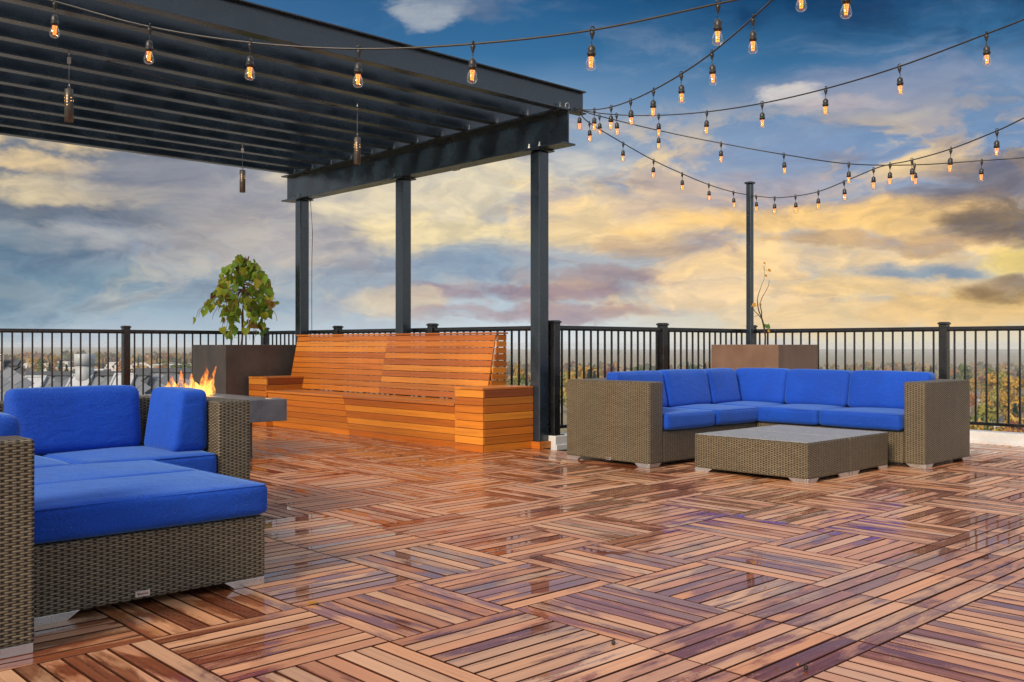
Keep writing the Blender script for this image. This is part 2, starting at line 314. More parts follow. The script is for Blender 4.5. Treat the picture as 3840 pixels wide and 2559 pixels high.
for nm, c in dict(house_white=(.60, .62, .64), house_tan=(.34, .25, .17), house_brick=(.22, .075, .055), house_grey=(.30, .33, .36), roof_grey=(.12, .14, .17), roof_brown=(.26, .18, .13), roof_slate=(.075, .085, .10)).items():
    paint(nm, tuple(x*.85 for x in c)+(1,), c+(1,), .8, 0., 0., 1.2, .3)
paint('window_dark', (.02, .03, .04, 1), (.05, .06, .08, 1), .1)
paint('skylight_pane', (.36, .38, .42, 1), (.46, .48, .52, 1), .15)

# ------------------------------------------------------------------ mesh helpers
class MB:
    def __init__(s): s.v = []; s.f = []; s.uv = []; s.smooth = []
    def face(s, idx, uvs, sm=False): s.f.append(idx); s.uv.append(uvs); s.smooth.append(sm)
    def obox(s, c, A, hs, grain=None, off=None):
        """box about c with axes A and half sizes hs; UVs in metres, u along the grain axis"""
        c = Vector(c); A = [Vector(x) for x in A]; b = len(s.v)
        ou, ov = off if off else ((random.uniform(0, 50), random.uniform(0, 50)) if grain is not None else (0, 0))
        sg = [(i, j, k) for i in (-1, 1) for j in (-1, 1) for k in (-1, 1)]
        for i, j, k in sg: s.v.append(c + A[0]*hs[0]*i + A[1]*hs[1]*j + A[2]*hs[2]*k)
        for ax, fs in ((0, ((0, 1, 3, 2), (4, 6, 7, 5))), (1, ((0, 4, 5, 1), (2, 3, 7, 6))), (2, ((0, 2, 6, 4), (1, 5, 7, 3)))):
            o = [x for x in (0, 1, 2) if x != ax]
            if grain is not None and o[1] == grain: o = o[::-1]
            for f in fs:
                us = []
                for q in f:
                    l = [sg[q][x]*hs[x] for x in range(3)]
                    if grain is None: l = [l[x] + c.dot(A[x]) for x in range(3)]
                    us.append((l[o[0]]+ou, l[o[1]]+ov))
                s.face([b+q for q in f], us)
        return s
    def box(s, x0, x1, y0, y1, z0, z1, grain=None):
        return s.obox(((x0+x1)/2, (y0+y1)/2, (z0+z1)/2), ((1, 0, 0), (0, 1, 0), (0, 0, 1)), ((x1-x0)/2, (y1-y0)/2, (z1-z0)/2), grain)
    def tube(s, pts, rad, n=8, cap=True, sm=True):
        pts = [Vector(p) for p in pts]; rr = rad if isinstance(rad, (list, tuple)) else [rad]*len(pts); b = len(s.v); L = 0
        up = Vector((0, 0, 1))
        for i, p in enumerate(pts):
            t = (pts[min(i+1, len(pts)-1)] - pts[max(i-1, 0)]).normalized()
            x = t.cross(up)
            if x.length < .05: x = t.cross(Vector((1, 0, 0)))
            x.normalize(); y = x.cross(t)
            for k in range(n):
                a = 2*math.pi*k/n; s.v.append(p + (x*math.cos(a) + y*math.sin(a))*rr[i])
        for i in range(len(pts)-1):
            l2 = L + (pts[i+1]-pts[i]).length
            for k in range(n):
                k2 = (k+1) % n; u0, u1 = k/n*.1, (k+1)/n*.1
                s.face([b+i*n+k, b+i*n+k2, b+(i+1)*n+k2, b+(i+1)*n+k], [(L, u0), (L, u1), (l2, u1), (l2, u0)], sm)
            L = l2
        if cap:
            s.face([b+k for k in range(n)][::-1], [(0, 0)]*n); e = b+(len(pts)-1)*n; s.face([e+k for k in range(n)], [(0, 0)]*n)
        return s
    def lathe(s, prof, n=16, c=(0, 0, 0), sm=True):
        b = len(s.v); c = Vector(c)
        for r, z in prof:
            for k in range(n):
                a = 2*math.pi*k/n; s.v.append(c + Vector((r*math.cos(a), r*math.sin(a), z)))
        for i in range(len(prof)-1):
            for k in range(n):
                k2 = (k+1) % n
                s.face([b+i*n+k, b+i*n+k2, b+(i+1)*n+k2, b+(i+1)*n+k], [(k/n, prof[i][1]), ((k+1)/n, prof[i][1]), ((k+1)/n, prof[i+1][1]), (k/n, prof[i+1][1])], sm)
        return s
    def prism(s, poly, axis_o, U, V, Wv, depth):
        """polygon (u,v) in plane U,V at axis_o, extruded along Wv by depth"""
        o = Vector(axis_o); U = Vector(U); V = Vector(V); Wv = Vector(Wv); b = len(s.v); n = len(poly)
        for q in (0, depth):
            for u, v in poly: s.v.append(o + U*u + V*v + Wv*q)
        s.face([b+i for i in range(n)][::-1], [poly[i] for i in range(n)][::-1]); s.face([b+n+i for i in range(n)], list(poly))
        for i in range(n):
            j = (i+1) % n; s.face([b+i, b+j, b+n+j, b+n+i], [(0, poly[i][1]), (0, poly[j][1]), (depth, poly[j][1]), (depth, poly[i][1])])
        return s
    def quad(s, a, b_, c, d_, sm=False):
        b = len(s.v); s.v += [Vector(a), Vector(b_), Vector(c), Vector(d_)]; s.face([b, b+1, b+2, b+3], [(0, 0), (1, 0), (1, 1), (0, 1)], sm); return s
    def mesh(s, name, m):
        me = bpy.data.meshes.new(name); me.from_pydata([tuple(v) for v in s.v], [], s.f)
        uvl = me.uv_layers.new(name='UVMap'); fl = [c for us in s.uv for uv in us for c in uv]; uvl.data.foreach_set('uv', fl)
        me.polygons.foreach_set('use_smooth', s.smooth); me.materials.append(MATS[m]); me.update(); return me
    def build(s, name, m, parent=None, bevel=0., seg=2, local=True):
        """ONE mesh object; coordinates are world ones, moved into the parent's space"""
        me = s.mesh(name, m); bm = bmesh.new(); bm.from_mesh(me); bmesh.ops.recalc_face_normals(bm, faces=bm.faces); bm.to_mesh(me); bm.free()
        o = bpy.data.objects.new(name, me); COL.objects.link(o)
        if parent: put(o, parent)
        if bevel:
            b = o.modifiers.new('bevel', 'BEVEL'); b.width = bevel; b.segments = seg; b.limit_method = 'ANGLE'; b.angle_limit = R(40)
        return o
def wpos(o):
    p = Vector(o.location)
    while o.parent: o = o.parent; p += Vector(o.location)
    return p
def put(o, parent):
    """parent o (built in world coordinates) to parent"""
    o.parent = parent
    sh = wpos(parent)
    o.data.transform(Matrix.Translation(-sh))
def tag(o, label=None, cat=None, group=None, kind=None):
    for k, v in (('label', label), ('category', cat), ('group', group), ('kind', kind)):
        if v: o[k] = v
    return o
def thing(name, loc, label, cat, group=None):
    o = bpy.data.objects.new(name, None); COL.objects.link(o); o.location = loc; o.empty_display_size = .1
    return tag(o, label, cat, group)
def clone(o, loc=None, parent=None):
    kids = [k for k in bpy.data.objects if k.parent == o]
    c = o.copy(); COL.objects.link(c)
    if loc is not None: c.location = loc
    if parent: c.parent = parent
    for k in kids: clone(k, None, c)
    return c
ORD = ['first', 'second', 'third', 'fourth', 'fifth', 'sixth', 'seventh', 'eighth', 'ninth', 'tenth', 'eleventh', 'twelfth', 'thirteenth', 'fourteenth']

# ------------------------------------------------------------------ deck
S = .6096; TX, TY = 2.50133*H, 2.63744*H
def orient(i, j):
    if j == -2: return 0
    if j <= -3: return 1
    if (i, j) == (-1, 2) or j == 2: return 0
    if j >= 6 or (i >= 6 and j >= 4): return 1 if random.random() < .8 else 0
    if j >= 3: return 1 if (i+j) % 2 == 0 else 0
    return 0 if (i+j) % 2 == 0 else 1
dk = MB(); NP = 8; gp = .0078
for i in range(-7, 14):
    for j in range(-9, 17):
        x0, y0 = TX+i*S, TY+j*S
        if x0 > 10.7 or y0 > 12.8 or (x0+S > 7.02 and y0+S > 6.86): continue
        o = orient(i, j); w = S/NP
        for k in range(NP):
            dz = random.uniform(-.0012, .0012); hw = w/2-gp/2; hl = S/2-.002; e = .0035
            tl = random.uniform(-.004, .004)
            c = Vector((x0+S/2, y0+w*(k+.5), -.011+dz)) if o == 0 else Vector((x0+w*(k+.5), y0+S/2, -.011+dz))
            A = ((1, 0, 0), (0, 1, tl), (0, 0, 1)) if o == 0 else ((0, 1, 0), (1, 0, tl), (0, 0, 1))
            dk.obox(c, A, (hl, hw, .011), 0)
for y0 in (6.80,):      # strip of deck under the bench and column line
    for k in range(int((12.85-6.86)/.0762)):
        dk.obox((6.0, 0, 0), ((0, 1, 0), (1, 0, 0), (0, 0, 1)), (.0001, .0001, .0001), 0) if False else None
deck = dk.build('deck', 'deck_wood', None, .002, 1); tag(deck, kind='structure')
tb = MB().box(-6, 10.69, -6, 6.79, -.30, -.034).box(-6, 7.0, 6.79, 12.75, -.30, -.034).build('terrace_base', 'terrace_base'); tag(tb, kind='structure')

# ------------------------------------------------------------------ parapet curbs
def curb(x0, x1, y0, y1, label, inner):
    t = thing('parapet_curb', ((x0+x1)/2, (y0+y1)/2, 0), label, 'curb', 'white curbs round the terrace')
    MB().box(x0, x1, y0, y1, -.4, .125).build('curb_wall', 'white_curb', t, .006)
    e = .018; m = MB()
    if inner == 'y-': m.box(x0, x1, y0-e, y0-.001, -.02, .035)
    if inner == 'x-': m.box(x0-e, x0-.001, y0, y1, -.02, .035)
    m.build('base_flashing', 'white_curb', t, .004)
    return t
curb(7.035, 10.70, 6.80, 7.0, 'white metal curb under the railing behind the right sofa', 'y-')
curb(10.702, 10.90, -5, 7.0, 'white metal curb along the right edge of the wet deck', 'x-')
curb(7.035, 7.22, 7.002, 12.75, 'white metal curb behind the long wooden bench', 'x-')
curb(-6, 7.22, 12.752, 12.95, 'white metal curb at the far left edge behind the planter', 'y-')

# ------------------------------------------------------------------ railings
def railing(p0, p1, posts, label, name='railing', skip=()):
    p0 = Vector(p0); p1 = Vector(p1); dr = (p1-p0).normalized(); nr = Vector((-dr.y, dr.x, 0)); L = (p1-p0).length
    t = thing(name, p0, label, 'railing', 'black metal railings round the terrace')
    Z = Vector((0, 0, 1)); A = (dr, nr, Z)
    mid = (p0+p1)/2
    MB().obox(mid+Z*1.232, A, (L/2-.03, .025, .020)).obox(mid+Z*1.206, A, (L/2-.03, .019, .006)).build('top_rail', 'black_rail', t, .006)
    MB().obox(mid+Z*.205, A, (L/2-.03, .016, .018)).build('bottom_rail', 'black_rail', t, .004)
    for i, q in enumerate(posts):
        c = p0+dr*q
        po = MB().obox(c+Z*.70, A, (.045, .045, .578)).build('post', 'black_rail', t, .006)
        MB().obox(c+Z*1.287, A, (.054, .054, .010)).obox(c+Z*1.301, A, (.044, .044, .004)).build('post_cap', 'black_rail', po, .005)
        MB().obox(c+Z*.128, A, (.075, .075, .006)).build('base_plate', 'black_rail', po, .002)
    first = None; cuts = sorted(posts)
    segs = list(zip([0]+cuts, cuts+[L]))
    for s0, s1 in segs:
        n = int(round((s1-s0)/.115))
        if s1-s0 < .2: continue
        for k in range(1, n):
            c = p0+dr*(s0+(s1-s0)*k/n)
            if first is None:
                first = MB().obox(p0+Z*.71, A, (.0095, .0095, .491)).build('baluster', 'black_rail', t, .003)
                first.location = c-p0
            else:
                o = first.copy(); COL.objects.link(o); o.parent = t; o.location = c-p0
    return t
railing((7.12, 6.90, 0), (10.78, 6.90, 0), [0, 1.80], 'black metal railing running behind the blue sectional at right')
railing((10.78, 6.90, 0), (10.78, -2.6, 0), [0, 2.45, 4.35, 6.25, 8.15], 'black metal railing along the right edge above the autumn trees')
railing((7.12, 12.86, 0), (7.12, 6.97, 0), [0, 1.95, 3.96], 'black metal railing right behind the wooden bench')
railing((7.05, 12.86, 0), (-2.2, 12.86, 0), [1.98, 3.96, 5.94, 7.92], 'black metal railing at far left in front of the shingled roof')

# ------------------------------------------------------------------ pergola
pg = thing('pergola', (6.97, 9.2, 0), 'dark steel pergola with close-set roof joists over the bench', 'pergola')
def ibeam(m, p0, dr, side, L, h, w, tf=.016, tw=.012):
    p0 = Vector(p0); dr = Vector(dr); side = Vector(side); Z = Vector((0, 0, 1)); c = p0+dr*L/2; A = (dr, side, Z)
    m.obox(c+Z*tf/2, A, (L/2, w/2, tf/2)); m.obox(c+Z*(h-tf/2), A, (L/2, w/2, tf/2)); m.obox(c+Z*h/2, A, (L/2, tw/2, h/2-tf-.0005))
    return m
COLY = (6.965, 9.272, 11.566)
for gx, nm in ((6.97, 0), (1.35, 1)):
    ibeam(MB(), (gx, 6.555, 3.045), (0, 1, 0), (1, 0, 0), 5.40, .357, .20, .018).build('girder', 'dark_steel', pg, .002)
    for y in COLY:
        c = MB().box(gx-.07, gx+.07, y-.07, y+.07, 0, 3.027).build('column', 'dark_steel', pg, .016, 3)
        MB().box(gx-.12, gx+.12, y-.10, y+.10, 3.028, 3.0445).build('cap_plate', 'dark_steel', c, .003)
        cm = MB()
        cm.box(gx-.102, gx-.071, y-.102, y+.102, 0, .07, 1); cm.box(gx+.071, gx+.102, y-.102, y+.102, 0, .07, 1)
        cm.box(gx-.0705, gx+.0705, y-.102, y-.071, 0, .07, 0); cm.box(gx-.0705, gx+.0705, y+.071, y+.102, 0, .07, 0)
        cm.build('base_trim', 'bench_wood', c, .003)
        b = MB()
        for dx in (-.075,):
            for dy in (-.075, .075): b.lathe([(.0, .0), (.016, 0), (.016, .014), (.008, .014), (.008, .045), (0, .045)], 6, (gx+dx, y+dy, 3.064), False)
        b.build('bolt', 'galvanised' if y < 7 else 'dark_steel', c)
JY = [6.66+.4589*k for k in range(12)]
for k, y in enumerate(JY):
    j = ibeam(MB(), (.9, y, 3.4035), (1, 0, 0), (0, 1, 0), 6.39, .232, .105, .012, .008).build('joist', 'dark_steel', pg, .002)
    MB().lathe([(0, 0), (.015, 0), (.015, .013), (.008, .013), (.008, .05), (0, .05)], 6, (6.92, y+.035, 3.4165), False).lathe([(0, 0), (.015, 0), (.015, .013), (.008, .013), (.008, .05), (0, .05)], 6, (6.92, y-.035, 3.4165), False).build('bolt', 'dark_steel', j)
eye = MB()
eye.tube([(6.97+.028*math.cos(a*math.pi/8), 6.575, 3.43+.028*math.sin(a*math.pi/8)) for a in range(17)], .006, 8); eye.build('eye_bolt', 'galvanised', pg)
# thin lamp wire tied under the joists
wp = [at(330, 206, 7.9), at(430, 240, 8.0), at(700, 320, 8.5), at(1000, 378, 9.0), at(1280, 399, 9.5), at(1340, 404, 9.57)]
tag(MB().tube(wp, .0035, 6).build('lamp_wire', 'black_plastic'), 'thin black wire strung under the pergola joists between two lamps', 'wire')
wc = [at(1686, 636, 9.2)+Vector((0, 0, .01)), at(1700, 641, 9.2), at(1722, 638, 9.2), at(1734, 626, 9.2)]
MB().tube(wc, .004, 6).build('loose_wire', 'black_plastic', pg)
MB().tube([(7.06, 11.50, 3.03), (7.075, 11.47, 2.6), (7.065, 11.47, 2.2), (7.07, 11.48, 1.7), (7.065, 11.47, 1.2)], .004, 6).build('drop_wire', 'black_plastic', pg)

# ------------------------------------------------------------------ hanging lamps
lamps = [((259, 197), 'hanging metal tube lamp nearest the left edge, with a white tag', True), ((1340, 405), 'hanging metal tube lamp on a long wire in front of the steel girder', False), ((909.5, 544), 'small dark hanging tube lamp above the planter tree, against the clouds', True)]
for (px, py), lab, tg in lamps:
    dep = (3.41-H)*FPX/(1291.2-py); p = at(px, py, dep)
    t = thing('hanging_lamp', (p.x, p.y, 2.85), lab, 'lamp', 'hanging tube lamps under the pergola')
    m = MB().lathe([(.030, .012), (.031, 0), (.0335, 0), (.0335, .26), (.030, .262), (.004, .264)], 24, (p.x, p.y, 2.85)); m.build('lamp_tube', 'lamp_metal', t)
    MB().lathe([(0, .03), (.0299, .03)], 20, (p.x, p.y, 2.85)).build('light_disc', 'lamp_glow', t)
    dm = MB()
    for k, (a, zz) in enumerate([(0, .205), (.9, .19), (-.9, .19), (0, .18), (.9, .165), (-.9, .165), (0, .155), (1.7, .17), (0, .13), (-1.7, .18)]):
        th = YAW+math.pi+a; q = Vector((p.x+.0337*math.cos(th), p.y+.0337*math.sin(th), 2.85+zz)); dm.obox(q, ((math.cos(th), math.sin(th), 0), (-math.sin(th), math.cos(th), 0), (0, 0, 1)), (.0008, .0028, .0028))
    dm.build('pin_holes', 'lamp_glow', t)
    MB().tube([(p.x-.008, p.y, 3.114), (p.x-.006, p.y, 3.14), (p.x, p.y, 3.16), (p.x, p.y, 3.42)], .003, 6).tube([(p.x+.008, p.y, 3.114), (p.x+.006, p.y, 3.14), (p.x, p.y, 3.155)], .003, 6).build('wire', 'galvanised', t)
    MB().tube([(p.x, p.y, 3.39), (p.x, p.y, 3.45)], .006, 8).build('hook', 'galvanised', t)
    if tg: MB().obox((p.x, p.y, 3.345), (RT, fwh, (0, 0, 1)), (.015, .002, .027)).build('tag', 'white_tag', t, .002)

# ------------------------------------------------------------------ string lights
def bulb_proto():
    t = thing('string_light', (0, 0, 0), 'x', 'string light', 'bulbs')
    h = MB().tube([(.011*math.cos(a), 0, .006+.011*math.sin(a)) for a in [q*math.pi/6-math.pi/2 for q in range(13)]], .0035, 6)
    h.lathe([(.006, -.004), (.014, -.012), (.012, -.020), (.006, -.040), (.004, -.046)], 10).tube([(0, 0, -.04), (.003, 0, -.06), (0, 0, -.078)], .0028, 6)
    h.build('hanger', 'black_plastic', t)
    MB().lathe([(.003, -.072), (.010, -.076), (.018, -.086), (.0195, -.098), (.0195, -.116), (.0225, -.117), (.0225, -.124), (.0195, -.126), (.0195, -.130), (0, -.130)], 16).build('socket', 'black_plastic', t)
    MB().lathe([(.0125, -.129), (.014, -.134), (.021, -.150), (.0275, -.168), (.0285, -.178), (.025, -.190), (.016, -.199), (.006, -.2025), (0, -.203)], 20).build('glass_bulb', 'bulb_glass', t)
    lm = MB()
    for c in range(6):
        for r_ in range(5):
            a = c*math.pi/3+r_*.25; zz = -.139-.0105*r_; rr = .0095-.0008*r_
            lm.obox((rr*math.cos(a), rr*math.sin(a), zz), ((1, 0, 0), (0, 1, 0), (0, 0, 1)), (.0022, .0022, .0028))
    st_ = MB().lathe([(.0062, -.131), (.0050, -.183), (0, -.184)], 8); st_.build('led_stem', 'led_stem', t)
    lm.build('led_core', 'led_amber', t)
    return t
BP = bulb_proto(); used = [False]
def string(pts, bulbs, name, clabel, blabel, ends=(), drop=.0):
    """pts: (px,py,depth) the cable runs through; bulbs: indexes that carry a bulb"""
    P = [at(*q) for q in pts]; path = []
    for i in range(len(P)-1):
        p0, p1, p2, p3 = P[max(i-1, 0)], P[i], P[i+1], P[min(i+2, len(P)-1)]
        for k in range(8):
            u = k/8; path.append(.5*((2*p1)+(p2-p0)*u+(2*p0-5*p1+4*p2-p3)*u*u+(3*p1-p0-3*p2+p3)*u**3))
    path.append(P[-1])
    tag(MB().tube(path, .0055, 6).build('light_cable', 'black_plastic'), clabel, 'cable', 'string light cables')
    for n, i in enumerate(bulbs):
        lab = blabel % ORD[n]
        if not used[0]: o = BP; used[0] = True; o.location = P[i]
        else: o = clone(BP, P[i])
        o['label'] = lab; o['group'] = 'lit amber bulbs on the string light cables'; o.rotation_euler = (random.uniform(-.05, .05), random.uniform(-.05, .05), random.uniform(0, 6))
AN = (2150, 405, 9.58)
sz = lambda x: 686/(128+19*(x-206)/2487)
s1 = [(-420, -170, 5.6), (206, 6, sz(206)), (562, 101, sz(562)), (939, 160, sz(939)), (1346, 184, sz(1346)), (1774, 165, sz(1774)), (2222, 113, sz(2222)), (2693, 14, sz(2693)), (3178, -92, 4.55), (3700, -260, 4.4)]
string(s1, range(1, 9), 's1', 'string light cable sagging across the near roof beam at the top', 'lit amber bulb, %s from the left on the cable crossing the near roof beam')
s2 = [AN, (2174, 412, 9.45), (2229, 412, 8.95), (2292, 402, 8.3), (2365, 378, 7.6), (2451, 338, 6.95), (2555, 278, 6.45), (2670, 198, 6.0), (2824, 67, 5.4), (3000, -105, 4.9), (3300, -430, 4.4)]
string(s2, range(1, 10), 's2', 'string light cable climbing steeply from the girder end to the top edge', 'lit amber bulb, %s from the girder end on the steeply climbing cable')
s3 = [AN, (2200, 418, 9.5), (2312, 431, 9.2), (2470, 433, 9.0), (2651, 420, 8.3), (2858, 388, 7.7), (3097, 333, 7.1), (3373, 250, 6.6), (3699, 128, 6.0), (3840, 73, 5.8), (4150, -60, 5.4)]
string(s3, range(2, 9), 's3', 'string light cable rising gently from the girder end to the upper right', 'lit amber bulb, %s from the girder end on the gently rising cable')
s4 = [AN, (2190, 418, 9.7), (2248, 436, 10.), (2470, 490, 10.), (2704, 538, 9.8), (2939, 580, 9.6), (3183, 615, 9.5), (3429, 619, 9.4), (3682, 603, 9.2), (3840, 592, 9.0), (4200, 560, 8.8)]
string(s4, range(2, 9), 's4', 'string light cable hanging flat from the girder end to the right edge', 'lit amber bulb, %s from the girder end on the flattest cable')
s5 = [AN, (2172, 422, 9.65), (2210, 461, 9.8), (2337, 538, 10.2), (2451, 602, 10.6), (2558, 652, 11.1), (2658, 693, 11.6), (2750, 721, 12.0), (2817, 733, 12.36)]
string(s5, range(2, 8), 's5', 'string light cable falling from the girder end to the corner pole', 'lit amber bulb, %s from the girder end on the cable falling to the pole')
s6 = [(2817, 733, 12.36), (2836, 736, 12.2), (2905, 742, 11.6), (2983, 736, 11.1), (3069, 719, 10.6), (3165, 682, 10.), (3276, 630, 9.45), (3338, 604, 9.1), (3420, 569, 8.65), (3566, 541, 8.), (3739, 480, 7.4), (3840, 443, 7.0), (4200, 280, 6.)]
s6 = [(2817, 733, 12.36), (2836, 736, 12.2), (2905, 742, 11.6), (2983, 736, 11.1), (3069, 719, 10.6), (3165, 682, 10.), (3276, 635, 9.45), (3338, 617, 9.1), (3420, 601, 8.65), (3566, 559, 8.), (3739, 491, 7.4), (3840, 443, 7.0), (4200, 270, 6.)]
string(s6, range(1, 11), 's6', 'string light cable rising from the corner pole to the right edge', 'lit amber bulb, %s from the pole on the cable rising to the right')
pole = thing('light_pole', (10.55, 6.78, 0), 'slim dark pole rising behind the corner planter to hold string lights', 'pole')
MB().box(10.515, 10.585, 6.745, 6.815, 0, 3.085).build('shaft', 'dark_steel', pole, .008)
MB().box(10.50, 10.60, 6.73, 6.83, 3.086, 3.112).build('cap', 'dark_steel', pole, .005)
MB().tube([(10.55, 6.74, 2.93), (10.55, 6.71, 2.95), (10.57, 6.70, 2.93), (10.57, 6.72, 2.91)], .006, 6).build('hook', 'galvanised', pole)

# ------------------------------------------------------------------ bench
bn = thing('bench', (6.5, 9.3, 0), 'long slatted wooden bench with high back between two boxy arms', 'bench')
def slats(m, y0, y1, pb, pt, n, gap=.006, th=.020, out=-1, ysplit=()):
    """n horizontal boards up a sloping panel from (x,z)=pb to pt, running along y; th thick, front on the -x side"""
    dx, dz = pt[0]-pb[0], pt[1]-pb[1]; L = math.hypot(dx, dz); D = Vector((dx/L, 0, dz/L)); Nn = Vector((-D.z, 0, D.x)); h = L/n
    ys = [y0]+list(ysplit)+[y1]
    for k in range(n):
        for ya, yb in zip(ys[:-1], ys[1:]):
            c = Vector((pb[0], 0, pb[1]))+D*h*(k+.5)-Nn*th/2*1
            c.y = (ya+yb)/2; m.obox(c, ((0, 1, 0), D, Nn), ((yb-ya)/2-.0012, h/2-gap/2, th/2), 0)
    return m
BY0, BY1 = 7.405, 11.155
slats(MB(), BY0, BY1, (6.295, .0), (6.212, .435), 6, .005, .02, ysplit=(9.40,)).build('front_panel', 'bench_wood', bn, .002)
MB().box(6.19, 6.21, BY0+.01, BY1-.01, .02, .40).build('front_backing', 'dark_void', bn) if False else None
sm_ = MB()
for k in range(7):
    x0 = 6.195+k*.076
    for ya, yb in ((BY0, 9.40), (9.402, BY1)): sm_.box(x0, x0+.072, ya, yb, .440, .464, 1)
sm_.build('seat', 'bench_wood', bn, .003)
bk = slats(MB(), 7.52, 11.50, (6.725, .472), (6.865, 1.165), 10, .0058, .022, ysplit=(9.43,)); bk.build('backrest', 'bench_wood', bn, .002)
en = MB()
for k in range(10):
    zc = .472+.0693*(k+.5); xb = 6.735+.14*(k+.5)/10+.018; xm = (xb+7.01)/2; en.obox((xm, 7.511, zc), ((1, 0, 0), (0, 0, 1), (0, 1, 0)), ((7.01-xb)/2, .0303, .009), 0)
en.box(6.735, 6.93, 7.4015, 7.5190, .466, .60, 0)
en.build('end_panel', 'bench_wood', bn, .002)
tr = MB()
for ya, yb in ((7.49, 9.43), (9.432, 11.51)): tr.box(6.845, 7.02, ya, yb, 1.168, 1.186, 1)
tr.build('top_cap', 'bench_wood', bn, .003)
for q in range(8):
    y = 7.60+q*.545; st = MB().obox((6.83, y, .80), (Vector((.14, 0, .693)).normalized(), (0, 1, 0), Vector((.693, 0, -.14)).normalized()), (.35, .022, .012)); st.build('back_stud', 'dark_void', bn)
def arm(y0, y1, sub):
    x0, x1 = 6.206, 6.893; n = 8; h = .61/n; a = thing('armrest', (x0, y0, 0), None, None); a.parent = bn; a.location = Vector((x0, y0, 0))-Vector(bn.location)
    del_keys(a); m = MB()
    for k in range(n):
        z0, z1 = k*h+.0025, (k+1)*h-.0025
        m.box(x0, x0+.02, y0+.001, y1-.001, z0, z1, 1); m.box(x0+.0205, x1, y0, y0+.02, z0, z1, 0); m.box(x0+.0205, x1, y1-.02, y1, z0, z1, 0); m.box(x1-.02, x1-.001, y0+.0205, y1-.0205, z0, z1, 1)
    o = m.build('armrest', 'bench_wood', bn, .002)
    t = MB(); w = (y1-y0)/5
    for k in range(5): t.box(x0-.004, x1, y0+k*w+.001, y0+(k+1)*w-.001, .612, .632, 0)
    t.build('arm_top', 'bench_wood', o, .002)
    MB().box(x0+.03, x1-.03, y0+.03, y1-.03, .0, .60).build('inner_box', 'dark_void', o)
    bpy.data.objects.remove(a)
def del_keys(o): pass
arm(6.977, 7.40, 0); arm(11.162, 11.63, 1)

# ------------------------------------------------------------------ planters and their plants
def planter(x0, x1, y0, y1, h, m, label):
    t = thing('planter', ((x0+x1)/2, (y0+y1)/2, 0), label, 'planter', 'tall concrete planters'); th = .035; p = MB()
    for q in ((x0, x0+th, y0, y1), (x1-th, x1, y0, y1), (x0+th, x1-th, y0, y0+th), (x0+th, x1-th, y1-th, y1)): p.box(*q, 0, h)
    p.build('planter_box', m, t, .004); MB().box(x0+th, x1-th, y0+th, y1-th, .02, h-.06).build('soil', 'soil', t)
planter(5.925, 6.995, 11.725, 12.70, 1.05, 'concrete_dark', 'dark pitted concrete planter holding the leafy tree beside the bench')
planter(9.625, 10.50, 5.815, 6.72, 1.054, 'concrete_brown', 'brown rain-spotted planter in the corner behind the blue sectional')
def leaf(m, p, s, d0, nn, fold=.35, droop=.35):
    """heart-shaped leaf at p, size s, pointing along d0, folded along its rib"""
    d0 = d0.normalized(); sd = d0.cross(nn)
    if sd.length < .01: sd = d0.cross(Vector((1, 0, .2)))
    sd.normalize(); n = sd.cross(d0); b = len(m.v)
    rib = [(0, 0), (.18, .02), (.55, .0), (1., -droop)]
    ed = [(-.06, .30), (.20, .50), (.55, .40)]
    R_ = [p+d0*(u*s)+n*(w*s) for u, w in rib]
    Lf = [p+d0*(u*s)+sd*(v*s)+n*((v*fold-u*droop*.4)*s) for u, v in ed]; Rt = [p+d0*(u*s)-sd*(v*s)+n*((v*fold*.8-u*droop*.4)*s) for u, v in ed]
    m.v += R_+Lf+Rt
    for f in ((0, 1, 5, 4), (1, 2, 6, 5), (2, 3, 6)): m.face([b+i for i in f], [(0, 0)]*len(f), True)
    for f in ((0, 7, 8, 1), (1, 8, 9, 2), (2, 9, 3)): m.face([b+i for i in f], [(0, 0)]*len(f), True)
rnd = random.Random(11)
tdep = (at(917, 1290, 1)-CAM).length; base = Vector((6.30, 12.28, .99))
# put the trunk on the photographed line of sight, at the middle of the planter
dp = 6.45*FW.x+12.2*FW.y; base = at(905, 1294, dp); base.z = .985
pt = thing('potted_tree', base, 'small weeping tree with large yellow-green leaves in the dark planter', 'tree')
top = at(914, 1080, dp)
MB().tube([base, at(911, 1230, dp), at(909, 1180, dp), at(914, 1120, dp), top], [.022, .020, .018, .017, .016], 10).build('trunk', 'bark', pt)
tw = MB(); lf = MB()
MB().tube([top, at(912, 1040, dp), at(906, 1005, dp), at(904, 980, dp)], [.016, .013, .009, .005], 8).build('leader', 'bark', pt)
ends = [(722, 1206), (742, 1190), (760, 1160), (775, 1140), (795, 1195), (800, 1110), (815, 1090), (822, 1055), (835, 1030), (840, 1120), (838, 1180), (850, 1075), (848, 1215), (840, 1270), (826, 1250), (862, 1225), (858, 1262), (872, 1200), (880, 1170), (868, 1240), (890, 1010), (880, 985), (900, 965), (920, 968), (942, 985), (955, 1010), (972, 1025), (985, 1035), (1000, 1050), (1015, 1075), (1028, 1100), (1032, 1122), (1020, 1140), (1008, 1165), (1022, 1180), (1042, 1205), (1000, 1200), (990, 1225), (1000, 1240), (975, 1240), (962, 1220), (955, 1250), (940, 1275), (955, 1285), (870, 1285), (945, 1195), (935, 1165), (930, 1120), (950, 1090), (965, 1110), (980, 1130), (960, 1060), (900, 1050), (880, 1060), (870, 1110), (985, 1085), (925, 1030)]
